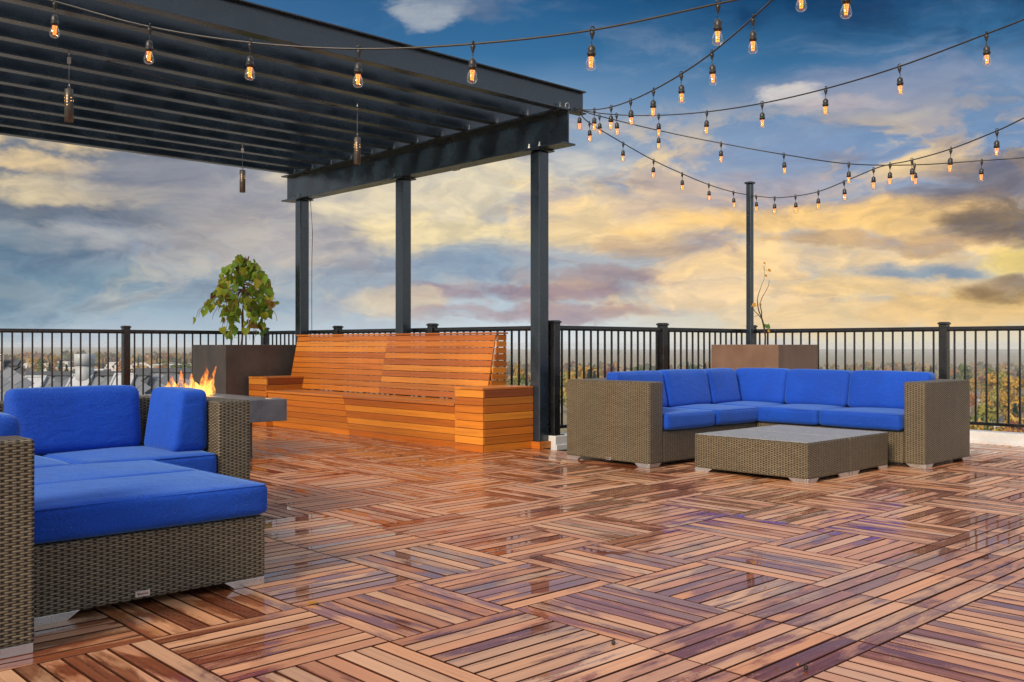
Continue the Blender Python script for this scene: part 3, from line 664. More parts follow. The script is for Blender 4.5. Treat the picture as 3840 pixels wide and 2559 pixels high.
for ex, ey in ends:
    de = dp+rnd.uniform(-.45, .45); e = at(ex, ey, de); st_ = at(910+rnd.uniform(-4, 4), max(985, min(1085, ey-60+rnd.uniform(-40, 10))), dp)
    mid = st_*.30+e*.70; mid.z = st_.z*.55+e.z*.45+.05+.12*(e-st_).length; q = []
    for k in range(11):
        u = k/10; b0 = st_*(1-u)**2+mid*2*u*(1-u)+e*u*u; b0 += Vector((noise.noise(b0*9), noise.noise(b0*9+Vector((5, 0, 0))), noise.noise(b0*9+Vector((0, 7, 0)))))*.035*min(1, 2*u); q.append(b0)
    tw.tube(q, [.008-.0055*k/10 for k in range(11)], 5, False)
    for k in range(rnd.randint(4, 6)):
        u = .44+.58*(k+rnd.random())/5.5; b0 = q[min(10, int(u*10))]+Vector((rnd.uniform(-1, 1), rnd.uniform(-1, 1), rnd.uniform(-1, .3)))*.05
        leaf(lf, b0, rnd.uniform(.07, .135), Vector((rnd.uniform(-.7, .7), rnd.uniform(-.7, .7), -1.0)), Vector((rnd.uniform(-1, 1), rnd.uniform(-1, 1), rnd.uniform(.1, .9))), rnd.uniform(.2, .7), rnd.uniform(.2, .8))
tw.build('branches', 'bark', pt); lf.build('foliage', 'catalpa_leaf', pt)
dp2 = 10.15*FW.x+6.3*FW.y; b2 = at(2869, 1293, dp2); b2.z = .99
bs = thing('bare_shrub', b2, 'nearly bare shrub with a few orange leaves in the corner planter', 'shrub')
tg = MB()
def br(pts, r0, r1): tg.tube([at(x, y, dp2+dz) for x, y, dz in pts], [r0+(r1-r0)*k/(len(pts)-1) for k in range(len(pts))], 6, False)
br([(2869, 1296, 0), (2870, 1262, 0), (2866, 1232, 0), (2860, 1205, 0), (2855, 1190, 0)], .013, .009)
br([(2855, 1190, 0), (2846, 1168, 0), (2841, 1145, .03), (2840, 1125, .04), (2844, 1105, .05), (2851, 1085, .05), (2858, 1064, .05)], .008, .0025)
br([(2856, 1192, 0), (2856, 1170, -.03), (2851, 1148, -.05), (2853, 1130, -.05), (2860, 1112, -.05), (2872, 1092, -.06), (2882, 1072, -.06), (2885, 1052, -.06)], .007, .0022)
br([(2855, 1195, 0), (2845, 1182, -.04), (2830, 1168, -.08), (2820, 1148, -.10), (2812, 1125, -.1), (2812, 1105, -.1), (2818, 1088, -.1)], .005, .002)
br([(2858, 1064, .05), (2865, 1050, .05), (2867, 1030, .05), (2866, 1012, .05), (2860, 996, .05)], .0025, .0015)
br([(2866, 1012, .05), (2874, 1016, .05), (2882, 1014, .05)], .002, .001); br([(2866, 1012, .05), (2868, 996, .05), (2872, 992, .05)], .002, .001)
br([(2845, 1182, -.04), (2832, 1188, -.06), (2820, 1192, -.06)], .003, .001); br([(2870, 1262, 0), (2874, 1240, .02), (2878, 1228, .02)], .004, .002)
tg.build('stems', 'twig', bs)
al = MB()
for x, y, s_, dx in ((2834, 1143, .06, -1), (2854, 1140, .04, -.6), (2880, 1013, .045, 1), (2869, 1032, .035, .4), (2863, 986, .032, .8), (2879, 1240, .04, .5)):
    leaf(al, at(x, y, dp2-.02), s_, RT*dx+Vector((0, 0, -.3)), -FW+Vector((0, 0, .6)), .2, .2)
al.build('autumn_leaves', 'autumn_leaf', bs)
gl_ = MB(); leaf(gl_, at(2878, 1232, dp2), .06, RT*.3+Vector((0, 0, 1)), -FW, .2, .1); leaf(gl_, at(2872, 1226, dp2), .05, RT*-.6+Vector((0, 0, .6)), -FW, .2, .1); gl_.build('green_leaves', 'small_green_leaf', bs)

# ------------------------------------------------------------------ fire table and flames
ft = thing('fire_table', (4.0, 8.75, 0), 'grey concrete fire table with overhanging slab top behind the left sofa', 'fire table')
MB().box(3.40, 4.62, 7.93, 9.60, .35, .55).build('tabletop', 'concrete_grey', ft, .004)
MB().box(3.62, 4.43, 8.23, 9.30, 0, .349).build('pedestal', 'concrete_dark', ft, .004)
MB().box(3.80, 4.22, 8.25, 9.28, .5505, .562).box(3.84, 4.18, 8.29, 9.24, .5622, .572).build('burner_tray', 'galvanised', ft, .002)
MB().box(4.50, 4.60, 7.99, 8.12, .5505, .556).build('control_hatch', 'galvanised', ft, .001)
fl = thing('fire', (4.0, 8.7, .572), 'orange gas flames leaping above the fire table', 'fire')
fr = random.Random(5)
def tongue(cx, cy, h, r, lean):
    m = MB(); n = 14; prof = [(.0, .35), (.07, .8), (.18, 1.), (.34, .86), (.5, .66), (.66, .46), (.8, .30), (.92, .14), (1., .0)]; b = 0; ph = fr.uniform(0, 50)
    for u, w in prof:
        cxx = cx+lean[0]*u*u*h+.05*h*math.sin(u*7+ph); cyy = cy+lean[1]*u*u*h+.05*h*math.cos(u*6+ph)
        for k in range(n):
            a = 2*math.pi*k/n; rr = r*w*(1+.45*noise.noise(Vector((math.cos(a)*1.3+ph, math.sin(a)*1.3, u*3.))))
            m.v.append(Vector((cxx+rr*math.cos(a), cyy+rr*math.sin(a), .572+u*h)))
    for i in range(len(prof)-1):
        for k in range(n):
            k2 = (k+1) % n; m.face([i*n+k, i*n+k2, (i+1)*n+k2, (i+1)*n+k], [(0, 0)]*4, True)
    m.build('flame', 'flame', fl)
def fpos(px, dy):       # a point of the burner on the line of sight through px
    r_ = at(px, 1400, 1)-CAM; t = dy/r_.y; return (CAM.x+r_.x*t, dy)
for px, dy, top_y, r in ((770, 8.55, 1376, .062), (790, 8.62, 1372, .045), (745, 8.5, 1432, .06), (720, 8.6, 1400, .05), (700, 8.75, 1440, .055), (672, 8.7, 1385, .05), (655, 8.8, 1402, .045), (640, 8.65, 1430, .05), (622, 8.75, 1440, .05), (610, 8.6, 1455, .04), (760, 8.7, 1425, .055), (690, 8.5, 1420, .05), (735, 8.85, 1450, .06), (778, 8.75, 1450, .06), (665, 8.5, 1450, .06)):
    x, y = fpos(px, dy); ztop = H+(1291-top_y)*(x*fwh.x+y*fwh.y)/FPX; tongue(x, y, ztop-.572, r, (fr.uniform(-.25, .25), fr.uniform(-.2, .2)))
pl = bpy.data.lights.new('fire_glow', 'POINT'); pl.energy = 22; pl.color = (1, .45, .12); pl.shadow_soft_size = .15
plo = bpy.data.objects.new('fire_glow', pl); COL.objects.link(plo); plo.parent = fl; plo.location = (0, 0, .15)

# ------------------------------------------------------------------ wicker furniture
def cushion(name, parent, x0, x1, y0, y1, z0, z1, r=.035, puff=(.004, .004, .016), wedge=None, seed=0):
    """rounded puffy cushion; wedge=(axis, side, top_fraction): thins towards the top on one side"""
    n = 15; hs = Vector(((x1-x0)/2, (y1-y0)/2, (z1-z0)/2)); c = Vector(((x0+x1)/2, (y0+y1)/2, (z0+z1)/2)); m = MB(); key = {}
    ts = [math.sin((-1+2*i/n)*math.pi/2) for i in range(n+1)]; r = min(r, min(hs)*.95)
    def vid(q):
        k = tuple(round(x, 4) for x in q)
        if k in key: return key[k]
        p = Vector((q[0]*hs.x, q[1]*hs.y, q[2]*hs.z)); inn = Vector([max(-(hs[i]-r), min(hs[i]-r, p[i])) for i in range(3)]); dd = p-inn
        if dd.length > 1e-9: p = inn+dd.normalized()*r*min(1, max(abs(q[0]), abs(q[1]), abs(q[2])))
        for i in range(3):
            o = [x for x in range(3) if x != i]; p[i] += (1 if q[i] > 0 else -1 if q[i] < 0 else 0)*abs(q[i])*puff[i]*(1-q[o[0]]**2)*(1-q[o[1]]**2)
        if wedge:
            ax, sd, fr_ = wedge; u = (p.z+hs.z)/(2*hs.z); k_ = 1-(1-fr_)*max(0, min(1, u)); p[ax] = -sd*hs[ax]+(p[ax]+sd*hs[ax])*k_
        w = (p+c)*3.2+Vector((seed, 0, 0)); p += Vector((noise.noise(w), noise.noise(w+Vector((9, 0, 0))), noise.noise(w+Vector((0, 9, 0)))))*.006
        key[k] = len(m.v); m.v.append(p+c); return key[k]
    for ax in range(3):
        o = [x for x in range(3) if x != ax]
        for sg in (-1, 1):
            for i in range(n):
                for j in range(n):
                    f = []
                    for a, b in ((i, j), (i+1, j), (i+1, j+1), (i, j+1)):
                        q = [0, 0, 0]; q[ax] = sg; q[o[0]] = ts[a]; q[o[1]] = ts[b]; f.append(vid(q))
                    m.face(f, [(0, 0)]*4, True)
    o = m.build(name, 'blue_fabric', parent)
    if not wedge:
        k = r*.29; X0, X1, Y0, Y1 = x0+k, x1-k, y0+k, y1-k; zz = z1-k; q = r*.7; pts = []
        for cx_, cy_, a0 in ((X1-q, Y1-q, 0), (X0+q, Y1-q, 1), (X0+q, Y0+q, 2), (X1-q, Y0+q, 3)):
            for i in range(5): a = (a0+i/4)*math.pi/2; pts.append((cx_+q*math.cos(a), cy_+q*math.sin(a), zz))
        MB().tube(pts+[pts[0]], .0042, 6, False).build('piping', 'blue_fabric', o)
    return o
def foot(parent, x, y, sx, sy, along='xy', ln=.17):
    """brushed-metal corner foot: two trapezoid plates meeting at (x,y), running towards sx, sy"""
    m = MB(); h = .034; t = .02
    if 'x' in along: m.prism([(0, 0), (ln*.74, 0), (ln, h), (0, h)], (x, y+(t if sy < 0 else 0)-(t if sy < 0 else 0), 0), (sx, 0, 0), (0, 0, 1), (0, sy, 0), t)
    if 'y' in along: m.prism([(t+.0005, 0), (ln*.74, 0), (ln, h), (t+.0005, h)], (x, y, 0), (0, sy, 0), (0, 0, 1), (sx, 0, 0), t)
    m.build('foot', 'silver', parent, .002)
def plate(parent, c, n_axis):
    A = ((1, 0, 0), (0, 1, 0), (0, 0, 1)) if n_axis == 'y' else ((0, 1, 0), (1, 0, 0), (0, 0, 1)); c = Vector(c)
    o = MB().obox(c, A, (.030, .003, .012)).build('maker_plate', 'silver', parent, .001)
    ux = Vector(A[0]); f = Vector((0, -.0042, 0)) if n_axis == 'y' else Vector((-.0042, 0, 0))
    MB().tube([c+f+ux*(-.022+.044*k/24)+Vector((0, 0, .005*math.sin(k*1.7)*(1.2 if k < 5 else .6))) for k in range(25)], .0008, 5).build('script_mark', 'black_plastic', o)
BV = .014
def wb(parent, name, *b, bev=BV): return MB().box(*b).build(name, 'wicker', parent, bev, 3)
# right sectional
rs = thing('sectional_sofa', (7.8, 5.2, 0), 'wicker corner sofa with blue cushions at right, in front of the corner planter', 'sofa', 'wicker sectional sofas')
wb(rs, 'arm', 6.49, 6.68, 5.16, 6.135, .03, .735); wb(rs, 'arm', 8.15, 9.095, 3.52, 3.71, .03, .735)
wb(rs, 'back_frame', 6.681, 9.095, 5.85, 6.135, .03, .734); wb(rs, 'back_frame', 8.87, 9.094, 3.711, 5.849, .03, .734)
wb(rs, 'base', 6.681, 8.15, 5.161, 5.849, .03, .302); wb(rs, 'base', 8.151, 8.869, 3.711, 5.848, .03, .302)
for x, y, sx, sy in ((6.495, 5.165, 1, 1), (6.495, 6.13, 1, -1), (8.155, 3.525, 1, 1), (9.09, 3.525, -1, 1), (9.09, 6.13, -1, -1)): foot(rs, x, y, sx, sy)
plate(rs, (6.487, 5.62, .045), 'x')
for k, (a, b) in enumerate(((6.695, 7.42), (7.425, 8.14))): cushion('seat_cushion', rs, a, b, 5.125, 5.84, .308, .455, .038, seed=k)
cushion('seat_cushion', rs, 8.145, 8.86, 5.165, 5.84, .308, .455, .038, seed=4)
for k, (a, b) in enumerate(((4.50, 5.155), (3.725, 4.495))): cushion('seat_cushion', rs, 8.11, 8.86, a, b, .308, .455, .038, seed=7+k)
for k, (a, b) in enumerate(((6.70, 7.385), (7.39, 8.10), (8.105, 8.62))): cushion('back_cushion', rs, a, b, 5.62, 5.847, .45, .805, .05, (.004, .016, .006), (1, -1, .66), 20+k)
for k, (a, b) in enumerate(((5.175, 5.80), (4.50, 5.17), (3.725, 4.495))): cushion('back_cushion', rs, 8.63, 8.867, a, b, .45, .805, .05, (.016, .004, .006), (0, -1, .66), 30+k)
# coffee tables
for k, (a, b, lab) in enumerate(((6.63, 7.279, 'low wicker table with pale top, nearer the deck of the pair by the right sofa'), (7.289, 7.955, 'low wicker table with pale top, the one of the pair nearer the sofa corner'))):
    ct = thing('coffee_table', ((a+b)/2, 4.23, 0), lab, 'table', 'pair of low wicker tables')
    wb(ct, 'frame', a, b, 3.755, 4.80, .03, .306)
    MB().box(a+.006, b-.006, 3.762, 4.794, .3065, .312).build('top', 'table_top', ct, .002)
    for x, y, sx, sy in ((a+.004, 3.759, 1, 1), (b-.004, 3.759, -1, 1), (a+.004, 4.796, 1, -1), (b-.004, 4.796, -1, -1)): foot(ct, x, y, sx, sy)
# left sectional
ls = thing('sectional_sofa', (1.4, 5.2, 0), 'wicker sofa with blue cushions cut by the left edge, facing two ottomans', 'sofa', 'wicker sectional sofas')
wb(ls, 'arm', 2.535, 2.735, 5.10, 6.05, .03, .735); wb(ls, 'arm', .21, 1.083, 3.53, 3.72, .03, .735)
wb(ls, 'back_frame', .401, 2.534, 5.86, 6.05, .03, .734); wb(ls, 'back_frame', .21, .40, 3.721, 6.05, .03, .734)
wb(ls, 'base', .401, 2.534, 5.101, 5.859, .03, .302); wb(ls, 'base', .401, 1.08, 3.721, 5.10, .03, .302)
for x, y, sx, sy in ((1.078, 3.535, -1, 1), (.215, 3.535, 1, 1), (2.73, 5.105, -1, 1), (2.73, 6.045, -1, -1)): foot(ls, x, y, sx, sy, ln=.30)
cushion('seat_cushion', ls, 1.775, 2.53, 5.085, 5.85, .308, .447, .035, (.002, .002, .012), seed=41); cushion('seat_cushion', ls, 1.02, 1.77, 5.085, 5.85, .308, .447, .035, (.002, .002, .012), seed=42)
cushion('seat_cushion', ls, .405, 1.10, 3.73, 4.42, .308, .447, .035, seed=43); cushion('seat_cushion', ls, .405, 1.10, 4.425, 5.08, .308, .447, .035, seed=44)
cushion('back_cushion', ls, 1.62, 2.345, 5.66, 5.855, .445, .812, .05, (.004, .014, .004), (1, -1, .7), 45)
cushion('back_cushion', ls, 2.315, 2.533, 5.215, 5.655, .445, .800, .04, (.008, .004, .006), (0, -1, .72), 46)
cushion('back_cushion', ls, .42, 1.10, 3.725, 3.97, .445, .808, .045, (.004, .014, .004), (1, 1, .75), 47)
for k, (a, b, lab) in enumerate(((3.845, 4.485, 'wide wicker ottoman with a thick blue cushion in the left foreground'), (4.495, 5.075, 'wicker ottoman with blue cushion pushed between the front ottoman and left sofa'))):
    ot = thing('ottoman', (1.64, (a+b)/2, 0), lab, 'ottoman', 'wicker ottomans'); wb(ot, 'frame', 1.15, 2.134, a, b, .03, .303)
    cushion('cushion', ot, 1.14, 2.143, a-.018, b+.002, .310, .446, .03, (.003, .003, .012), seed=60+k)
    for x, y, sx, sy in ((2.13, a+.004, -1, 1), (1.154, a+.004, 1, 1), (2.13, b-.004, -1, -1), (1.154, b-.004, 1, -1)): foot(ot, x, y, sx, sy, ln=.19)
    if k == 0: plate(ot, (1.583, a-.003, .055), 'y')
# fallen leaves and grit on the deck
for (px, py), lab, c in (((1155, 2268), 'small yellow fallen leaf on the deck by the front ottoman', 'autumn_leaf'), ((3782, 1680), 'yellow fallen leaf on the far right of the wet deck', 'autumn_leaf')):
    p = at(px, py, H*FPX/(py-1291)); p.z = .004; m = MB(); leaf(m, p, .045, Vector((1, -.4, .05)), Vector((0, 0, 1)), .12, -.05); o = m.build('fallen_leaf', c); tag(o, lab, 'leaf')
for (px, py), lab in (((3022, 2514), 'small dark acorn cap lying on the deck near the bottom edge'), ((2300, 2419), 'tiny dark seed on the plank in the deck centre')):
    p = at(px, py, H*FPX/(py-1291)); p.z = 0; o = MB().lathe([(0, .001), (.006, .002), (.008, .008), (.006, .014), (.002, .016), (.0015, .022), (0, .022)], 10, p).build('seed', 'twig'); tag(o, lab, 'seed')

# ------------------------------------------------------------------ ground, neighbour's roof, town
GZ = -26.
def gz(p):
    """height of the town: the left side stands higher than the right"""
    a = (p[0]*RT.x+p[1]*RT.y); f = (p[0]*fwh.x+p[1]*fwh.y); u = max(0, min(1, (.02-a/max(60, f))/.28)); return GZ+10*u*u*(3-2*u)
gm = MB(); NX, NY = 70, 44
for j in range(NY+1):
    f = -1500+(j/NY)**1.6*6500
    for i in range(NX+1):
        a = (-1+2*i/NX); a = 4200*a*abs(a)**.8; p = RT*a+fwh*f; gm.v.append(Vector((p.x, p.y, gz(p))))
for j in range(NY):
    for i in range(NX):
        k = j*(NX+1)+i; gm.face([k, k+1, k+NX+2, k+NX+1], [(0, 0)]*4, True)
tag(gm.build('ground', 'town_ground'), kind='structure')
nh = thing('house', at(300, 1500, 30), 'house with grey diamond-shingled roof and skylights just beyond the left railing', 'house')
def roofplane(ridge_px, ridge_y, dep, x0, x1, slope, length, hip=0.):
    o = at(ridge_px, ridge_y, dep); U = Vector((RT.x, RT.y, 0)).normalized(); Dn = (-fwh*math.cos(slope)-Vector((0, 0, 1))*math.sin(slope)); Nn = U.cross(Dn); Nn = Nn if Nn.z > 0 else -Nn
    m = MB(); w, h = .36, .30; ca, sa_ = math.cos(.62), math.sin(.62)
    n = int((x1-x0+length)/.25)+4; cx = (x0+x1)/2; cy = length/2
    for i in range(-n, n):
        for j in range(-n, n):
            a = i*w+(.5*w if j % 2 else 0); b = j*h; u = cx+a*ca-b*sa_; v = cy+a*sa_+b*ca
            if x0 < u < x1+hip*v and 0.02 < v < length:
                e1 = U*ca+Dn*sa_; e2 = -U*sa_+Dn*ca; m.obox(o+U*u+Dn*v+Nn*.004, (e1, (e2-Nn*.045).normalized(), Nn), (w/2-.007, h/2+.015, .006), 0)
    m.build('roof_shingles', 'shingle', nh)
    dk_ = MB(); dk_.prism([(x0, .02), (x1, .02), (x1+hip*length, length), (x0, length)], o-Nn*.10, U, Dn, Nn, .07)
    dk_.obox(o+U*cx+Nn*.02-fwh*.02, (U, Dn, Nn), ((x1-x0)/2, .10, .02)); dk_.build('roof_deck', 'roof_slate', nh)
    return o, U, Dn, Nn
def onplane(pl_, px, py):
    o, U, Dn, Nn = pl_; r_ = at(px, py, 1)-CAM; t = (o-CAM).dot(Nn)/r_.dot(Nn); return CAM+r_*t
P1 = roofplane(300, 1404, 30., -1.68, 2.2, R(40), 3.0)
P2 = roofplane(640, 1392, 30.5, -1.15, 5.2, R(40), 3.2)
P0 = roofplane(20, 1366, 24., -4.5, .36, R(38), 3.4, .55)
for px, py, w_ in ((122, 1450, .60), (297, 1444, .60), (458, 1441, .60)):
    o, U, Dn, Nn = P1; c = onplane(P1, px, py)+Nn*.05; f = MB()
    hw, hh = w_/2, .36
    for q in ((-hw, 0, .035, hh+.035), (hw, 0, .035, hh+.035)): f.obox(c+U*q[0]+Dn*q[1], (U, Dn, Nn), (.035, hh+.035, .06))
    for q in (-hh, hh): f.obox(c+Dn*q, (U, Dn, Nn), (hw-.036, .035, .06))
    s_ = f.build('skylight', 'white_metal', nh, .006); MB().obox(c+Nn*.02, (U, Dn, Nn), (hw-.04, hh-.04, .012)).build('pane', 'skylight_pane', s_)
vb = at(317.5, 1404, 29.9)
v_ = MB().lathe([(.0, -.3), (.272, -.3), (.272, .26), (.24, .265), (.24, .275), (.305, .275), (.305, .62), (.29, .63), (0, .632)], 40, vb).build('roof_vent', 'white_metal', nh)
bx = MB(); c0 = at(5, 1344, 23.9); bx.obox(c0, (RT, fwh, (0, 0, 1)), (.11, .11, .10)).obox(c0-Vector((0, 0, .24)), (RT, fwh, (0, 0, 1)), (.10, .10, .135)); lb = bx.build('louvre_box', 'galvanised', nh, .004)
lv = MB()
for k in range(4): lv.obox(c0-fwh*.112+Vector((0, 0, .065-.04*k)), (RT, fwh, (0, 0, 1)), (.09, .004, .009))
lv.build('louvre', 'dark_void', lb)
MB().lathe([(0, -.2), (.09, -.18), (.115, -.08), (.11, .02), (.07, .09), (0, .115)], 20, onplane(P0, 58, 1478)).build('dome_vent', 'white_metal', nh)
hb = at(300, 1404, 31.)
MB().obox(Vector((hb.x, hb.y, -11.2))+fwh*.4, (RT, fwh, (0, 0, 1)), (6.5, 3.6, 9.)).build('wall', 'stucco', nh)

trr = random.Random(3)
def crown_mesh(kind, seed):
    q = random.Random(seed); m = MB(); lobes = []
    if kind == 'conifer':
        for k in range(620):
            u = q.random()**.75; z = 10*(.08+.92*u); rr = 2.5*(1-u)**.85*(.75+.25*math.sin(u*46))*(.45+.55*math.sqrt(q.random())); a = q.uniform(0, 6.283); c = Vector((rr*math.cos(a), rr*math.sin(a), z)); s_ = .34*(1.1-.5*u)
            d1 = Vector((math.cos(a), math.sin(a), -.45)).normalized(); d2 = Vector((-math.sin(a), math.cos(a), q.uniform(-.3, .3))).normalized(); m.quad(c-d1*s_-d2*s_*.7, c+d1*s_-d2*s_*.3, c+d1*s_+d2*s_*.3, c-d1*s_+d2*s_*.7)
        return m
    nl = q.randint(9, 13)
    for k in range(nl):
        a = q.uniform(0, 6.283); z = q.uniform(3.6, 8.6); rr = q.uniform(.4, 2.4)*math.sqrt(max(.1, 1-((z-5.6)/4.2)**2)); lobes.append((Vector((rr*math.cos(a), rr*math.sin(a), z)), q.uniform(.9, 1.7)))
    for c0_, r0 in lobes:
        for k in range(75):
            dv = Vector((q.gauss(0, 1), q.gauss(0, 1), q.gauss(0, .85))).normalized()*r0*(.55+.45*q.random()); c = c0_+dv; s_ = q.uniform(.13, .30); n_ = (dv.normalized()+Vector((q.uniform(-.7, .7), q.uniform(-.7, .7), q.uniform(-.5, .9)))).normalized(); e1 = n_.orthogonal().normalized(); e2 = n_.cross(e1)
            m.quad(c-e1*s_-e2*s_, c+e1*s_-e2*s_*.6, c+e1*s_*.7+e2*s_, c-e1*s_*.8+e2*s_*.8)
    return m
def bare_mesh(seed):
    q = random.Random(seed); m = MB()
    def grow(p, d0, L, r, lv):
        e = p+d0*L; m.tube([p, (p+e)/2+Vector((q.uniform(-1, 1), q.uniform(-1, 1), 0))*L*.05, e], [r, r*.8, r*.6], 4, False)
        if lv < 4:
            for k in range(3 if lv else 5):
                n_ = (d0+Vector((q.uniform(-1, 1), q.uniform(-1, 1), q.uniform(-.15, .7)))*.75).normalized(); grow(p+d0*L*q.uniform(.55, 1.), n_, L*q.uniform(.55, .75), r*.55, lv+1)
    grow(Vector((0, 0, 0)), Vector((0, 0, 1)), 3.4, .16, 0); return m
CM = {}
for k in range(4): CM['leafy', k] = crown_mesh('leafy', 50+k).mesh('crown', 'crown_green')
for k in range(2): CM['conifer', k] = crown_mesh('conifer', 80+k).mesh('crown', 'crown_conifer')
for k in range(2): CM['bare', k] = bare_mesh(90+k).mesh('crown', 'crown_bare')
TM = MB().tube([(0, 0, 0), (.05, 0, 2.2), (0, .05, 4.5), (.03, 0, 6.6)], [.22, .17, .12, .05], 7).mesh('trunk', 'bark')
def tree(px, ptop, dep, kind, wf=1., label=None, group=None):
    p = at(px, 1291, dep); base = gz(p); ztop = H+(1291-ptop)*dep/FPX; h = ztop-base
    sh = 'conifer' if kind == 'conifer' else 'bare' if kind == 'bare' else 'leafy'
    me = CM[sh, trr.randrange(4 if sh == 'leafy' else 2)]; sc_ = h/10.2
    t = thing('conifer_tree' if sh == 'conifer' else 'bare_tree' if sh == 'bare' else 'deciduous_tree', (p.x, p.y, base), label, 'tree', group); t.scale = (sc_*wf, sc_*wf, sc_); t.rotation_euler.z = trr.uniform(0, 6.28)
    c = bpy.data.objects.new('crown', me); COL.objects.link(c); c.parent = t; c.material_slots[0].link = 'OBJECT'; c.material_slots[0].material = MATS['crown_'+kind]
    o = bpy.data.objects.new('trunk', TM); COL.objects.link(o); o.parent = t
    return t
G1 = 'autumn trees in the town below'
HERO = [
 (3622, 1346, 420, 'green', .9, 'dark green round-topped tree standing highest on the skyline right of the railing post'), (3708, 1363, 430, 'green', .8, 'dark green tree on the skyline above the tan house at far right'),
 (3733, 1372, 300, 'yellow', 1., 'large golden tree behind the tan house at far right'), (3770, 1374, 290, 'lime', .9, 'tall yellow-green tree beside the golden tree behind the tan house'), (3812, 1385, 280, 'yellow', 1., 'golden tree at the right edge above the tan house'),
 (3660, 1420, 230, 'bare', 1.1, 'bare reddish tree beside the right arm of the wicker sofa'), (3712, 1478, 185, 'lime', .9, 'yellow-green tree in front of the tan house'), (3684, 1522, 172, 'green', .8, 'small dark green tree above the grey-roofed house at right'),
 (3775, 1518, 168, 'yellow', 1., 'bright yellow tree above the long grey-roofed house'), (3806, 1508, 180, 'conifer', 1.3, 'dark evergreen by the bright yellow tree at right'), (3742, 1553, 142, 'yellow', 1., 'yellow tree in front of the long grey-roofed house'),
 (3790, 1598, 118, 'orange', 1.1, 'low orange-yellow tree just above the right curb'), (3826, 1568, 140, 'red', 1., 'dark red tree at the right edge by the grey-roofed house'), (3652, 1552, 150, 'yellow', .7, 'small yellow tree against the right wicker arm'),
 (2178, 1346, 290, 'yellow', 1.1, 'big golden tree seen through the bars left of the right sofa'), (2140, 1362, 300, 'lime', .9, 'yellow-green tree beside the dark corner railing post'), (2242, 1328, 330, 'bare', 1., 'tall bare tree above the left end of the right sofa'),
 (2208, 1382, 240, 'conifer', 1.2, 'blue-green evergreen in front of the big golden tree'), (2229, 1388, 230, 'conifer', 1.2, 'squat blue-green evergreen right of the other evergreen by the golden tree'), (2302, 1358, 420, 'conifer', .7, 'slim dark evergreen alone on the skyline above the right sofa'),
 (2388, 1356, 420, 'green', 1., 'green tree on the skyline above the seam of the right sofa back'), (2430, 1372, 400, 'yellow', .9, 'yellow-green low tree left of the second railing post'), (2580, 1356, 460, 'conifer', 1.3, 'blue-green evergreen left of the brown corner planter'), (2612, 1352, 470, 'green', 1., 'green tree close to the left side of the brown corner planter'), (2645, 1360, 450, 'conifer', 1.3, 'evergreen touching the left edge of the brown corner planter'),
 (3178, 1368, 520, 'green', .9, 'dark green tree above the right sofa next to the brown planter'), (3260, 1366, 520, 'green', 1., 'rounded dark green tree above the back cushions right of the brown planter'), (3390, 1368, 480, 'conifer', 1.2, 'evergreen above the middle of the right-hand back cushion'), (3490, 1372, 470, 'conifer', 1.2, 'evergreen above the back cushion just left of the right post'), (3330, 1376, 500, 'orange', 1., 'orange tree above the right-hand back cushion'),
 (1895, 1388, 230, 'green', 1., 'green tree at the right end of the bench back'), (1912, 1398, 210, 'lime', .9, 'yellow-green tree behind the bench end'), (1947, 1354, 300, 'yellow', .55, 'narrow golden tree between the bench and the pergola column'), (1925, 1370, 310, 'conifer', 1., 'evergreen behind the narrow golden tree near the bench'), (1977, 1394, 220, 'green', .9, 'green tree touching the left side of the pergola column'),
 (104, 1321, 380, 'bare', 1.3, 'tall bare brown tree at far left above the roof'), (190, 1328, 420, 'bare', 1., 'smaller bare tree left of the white roof vent'), (62, 1340, 400, 'green', 1.2, 'dark green tree left of the tall bare brown tree'), (152, 1339, 420, 'green', 1., 'green tree between the two bare trees at far left'),
 (187, 1358, 250, 'conifer', 1.2, 'dark evergreen low between the bars left of the roof vent'), (226, 1350, 260, 'conifer', 1.3, 'large blue evergreen just left of the white roof vent'), (250, 1364, 240, 'conifer', 1.2, 'small evergreen right of the large blue one by the roof vent'),
 (80, 1392, 150, 'yellow', .8, 'small bright yellow tree at the left corner of the shingled roof'), (116, 1384, 160, 'lime', 1.4, 'wide yellow-green tree above the left skylight'), (196, 1387, 170, 'yellow', 1.2, 'bright yellow tree left of the roof vent above the shingles'), (252, 1394, 170, 'red', 1., 'low dark red tree by the foot of the white roof vent'),
 (519, 1335, 480, 'conifer', .9, 'tall evergreen on the skyline right of the left railing post'), (524, 1352, 260, 'yellow', 1.2, 'broad golden tree right of the left railing post'), (560, 1379, 220, 'conifer', 1.1, 'small evergreen above the right part of the shingled roof'), (612, 1358, 300, 'orange', 1.3, 'orange tree left of the flames'), (674, 1352, 330, 'green', 1.3, 'large green tree behind the flames'), (700, 1356, 330, 'green', 1.1, 'green tree beside the dark planter above the flames'), (410, 1380, 260, 'orange', 1.2, 'orange tree between the roof vent and the left railing post'), (386, 1345, 480, 'conifer', 1., 'evergreen on the skyline right of the white roof vent')]
for px, pt_, dep, kd, wf, lab in HERO: tree(px, pt_, dep, kd, wf*.8, lab, G1)
LABS = {'yellow': 'golden autumn tree among the many trees of the distant town', 'orange': 'orange autumn tree among the many trees of the distant town', 'green': 'green leafy tree among the many trees of the distant town', 'conifer': 'dark evergreen among the many trees of the distant town', 'red': 'reddish tree among the many trees of the distant town', 'bare': 'leafless tree among the many trees of the distant town', 'lime': 'yellow-green tree among the many trees of the distant town'}
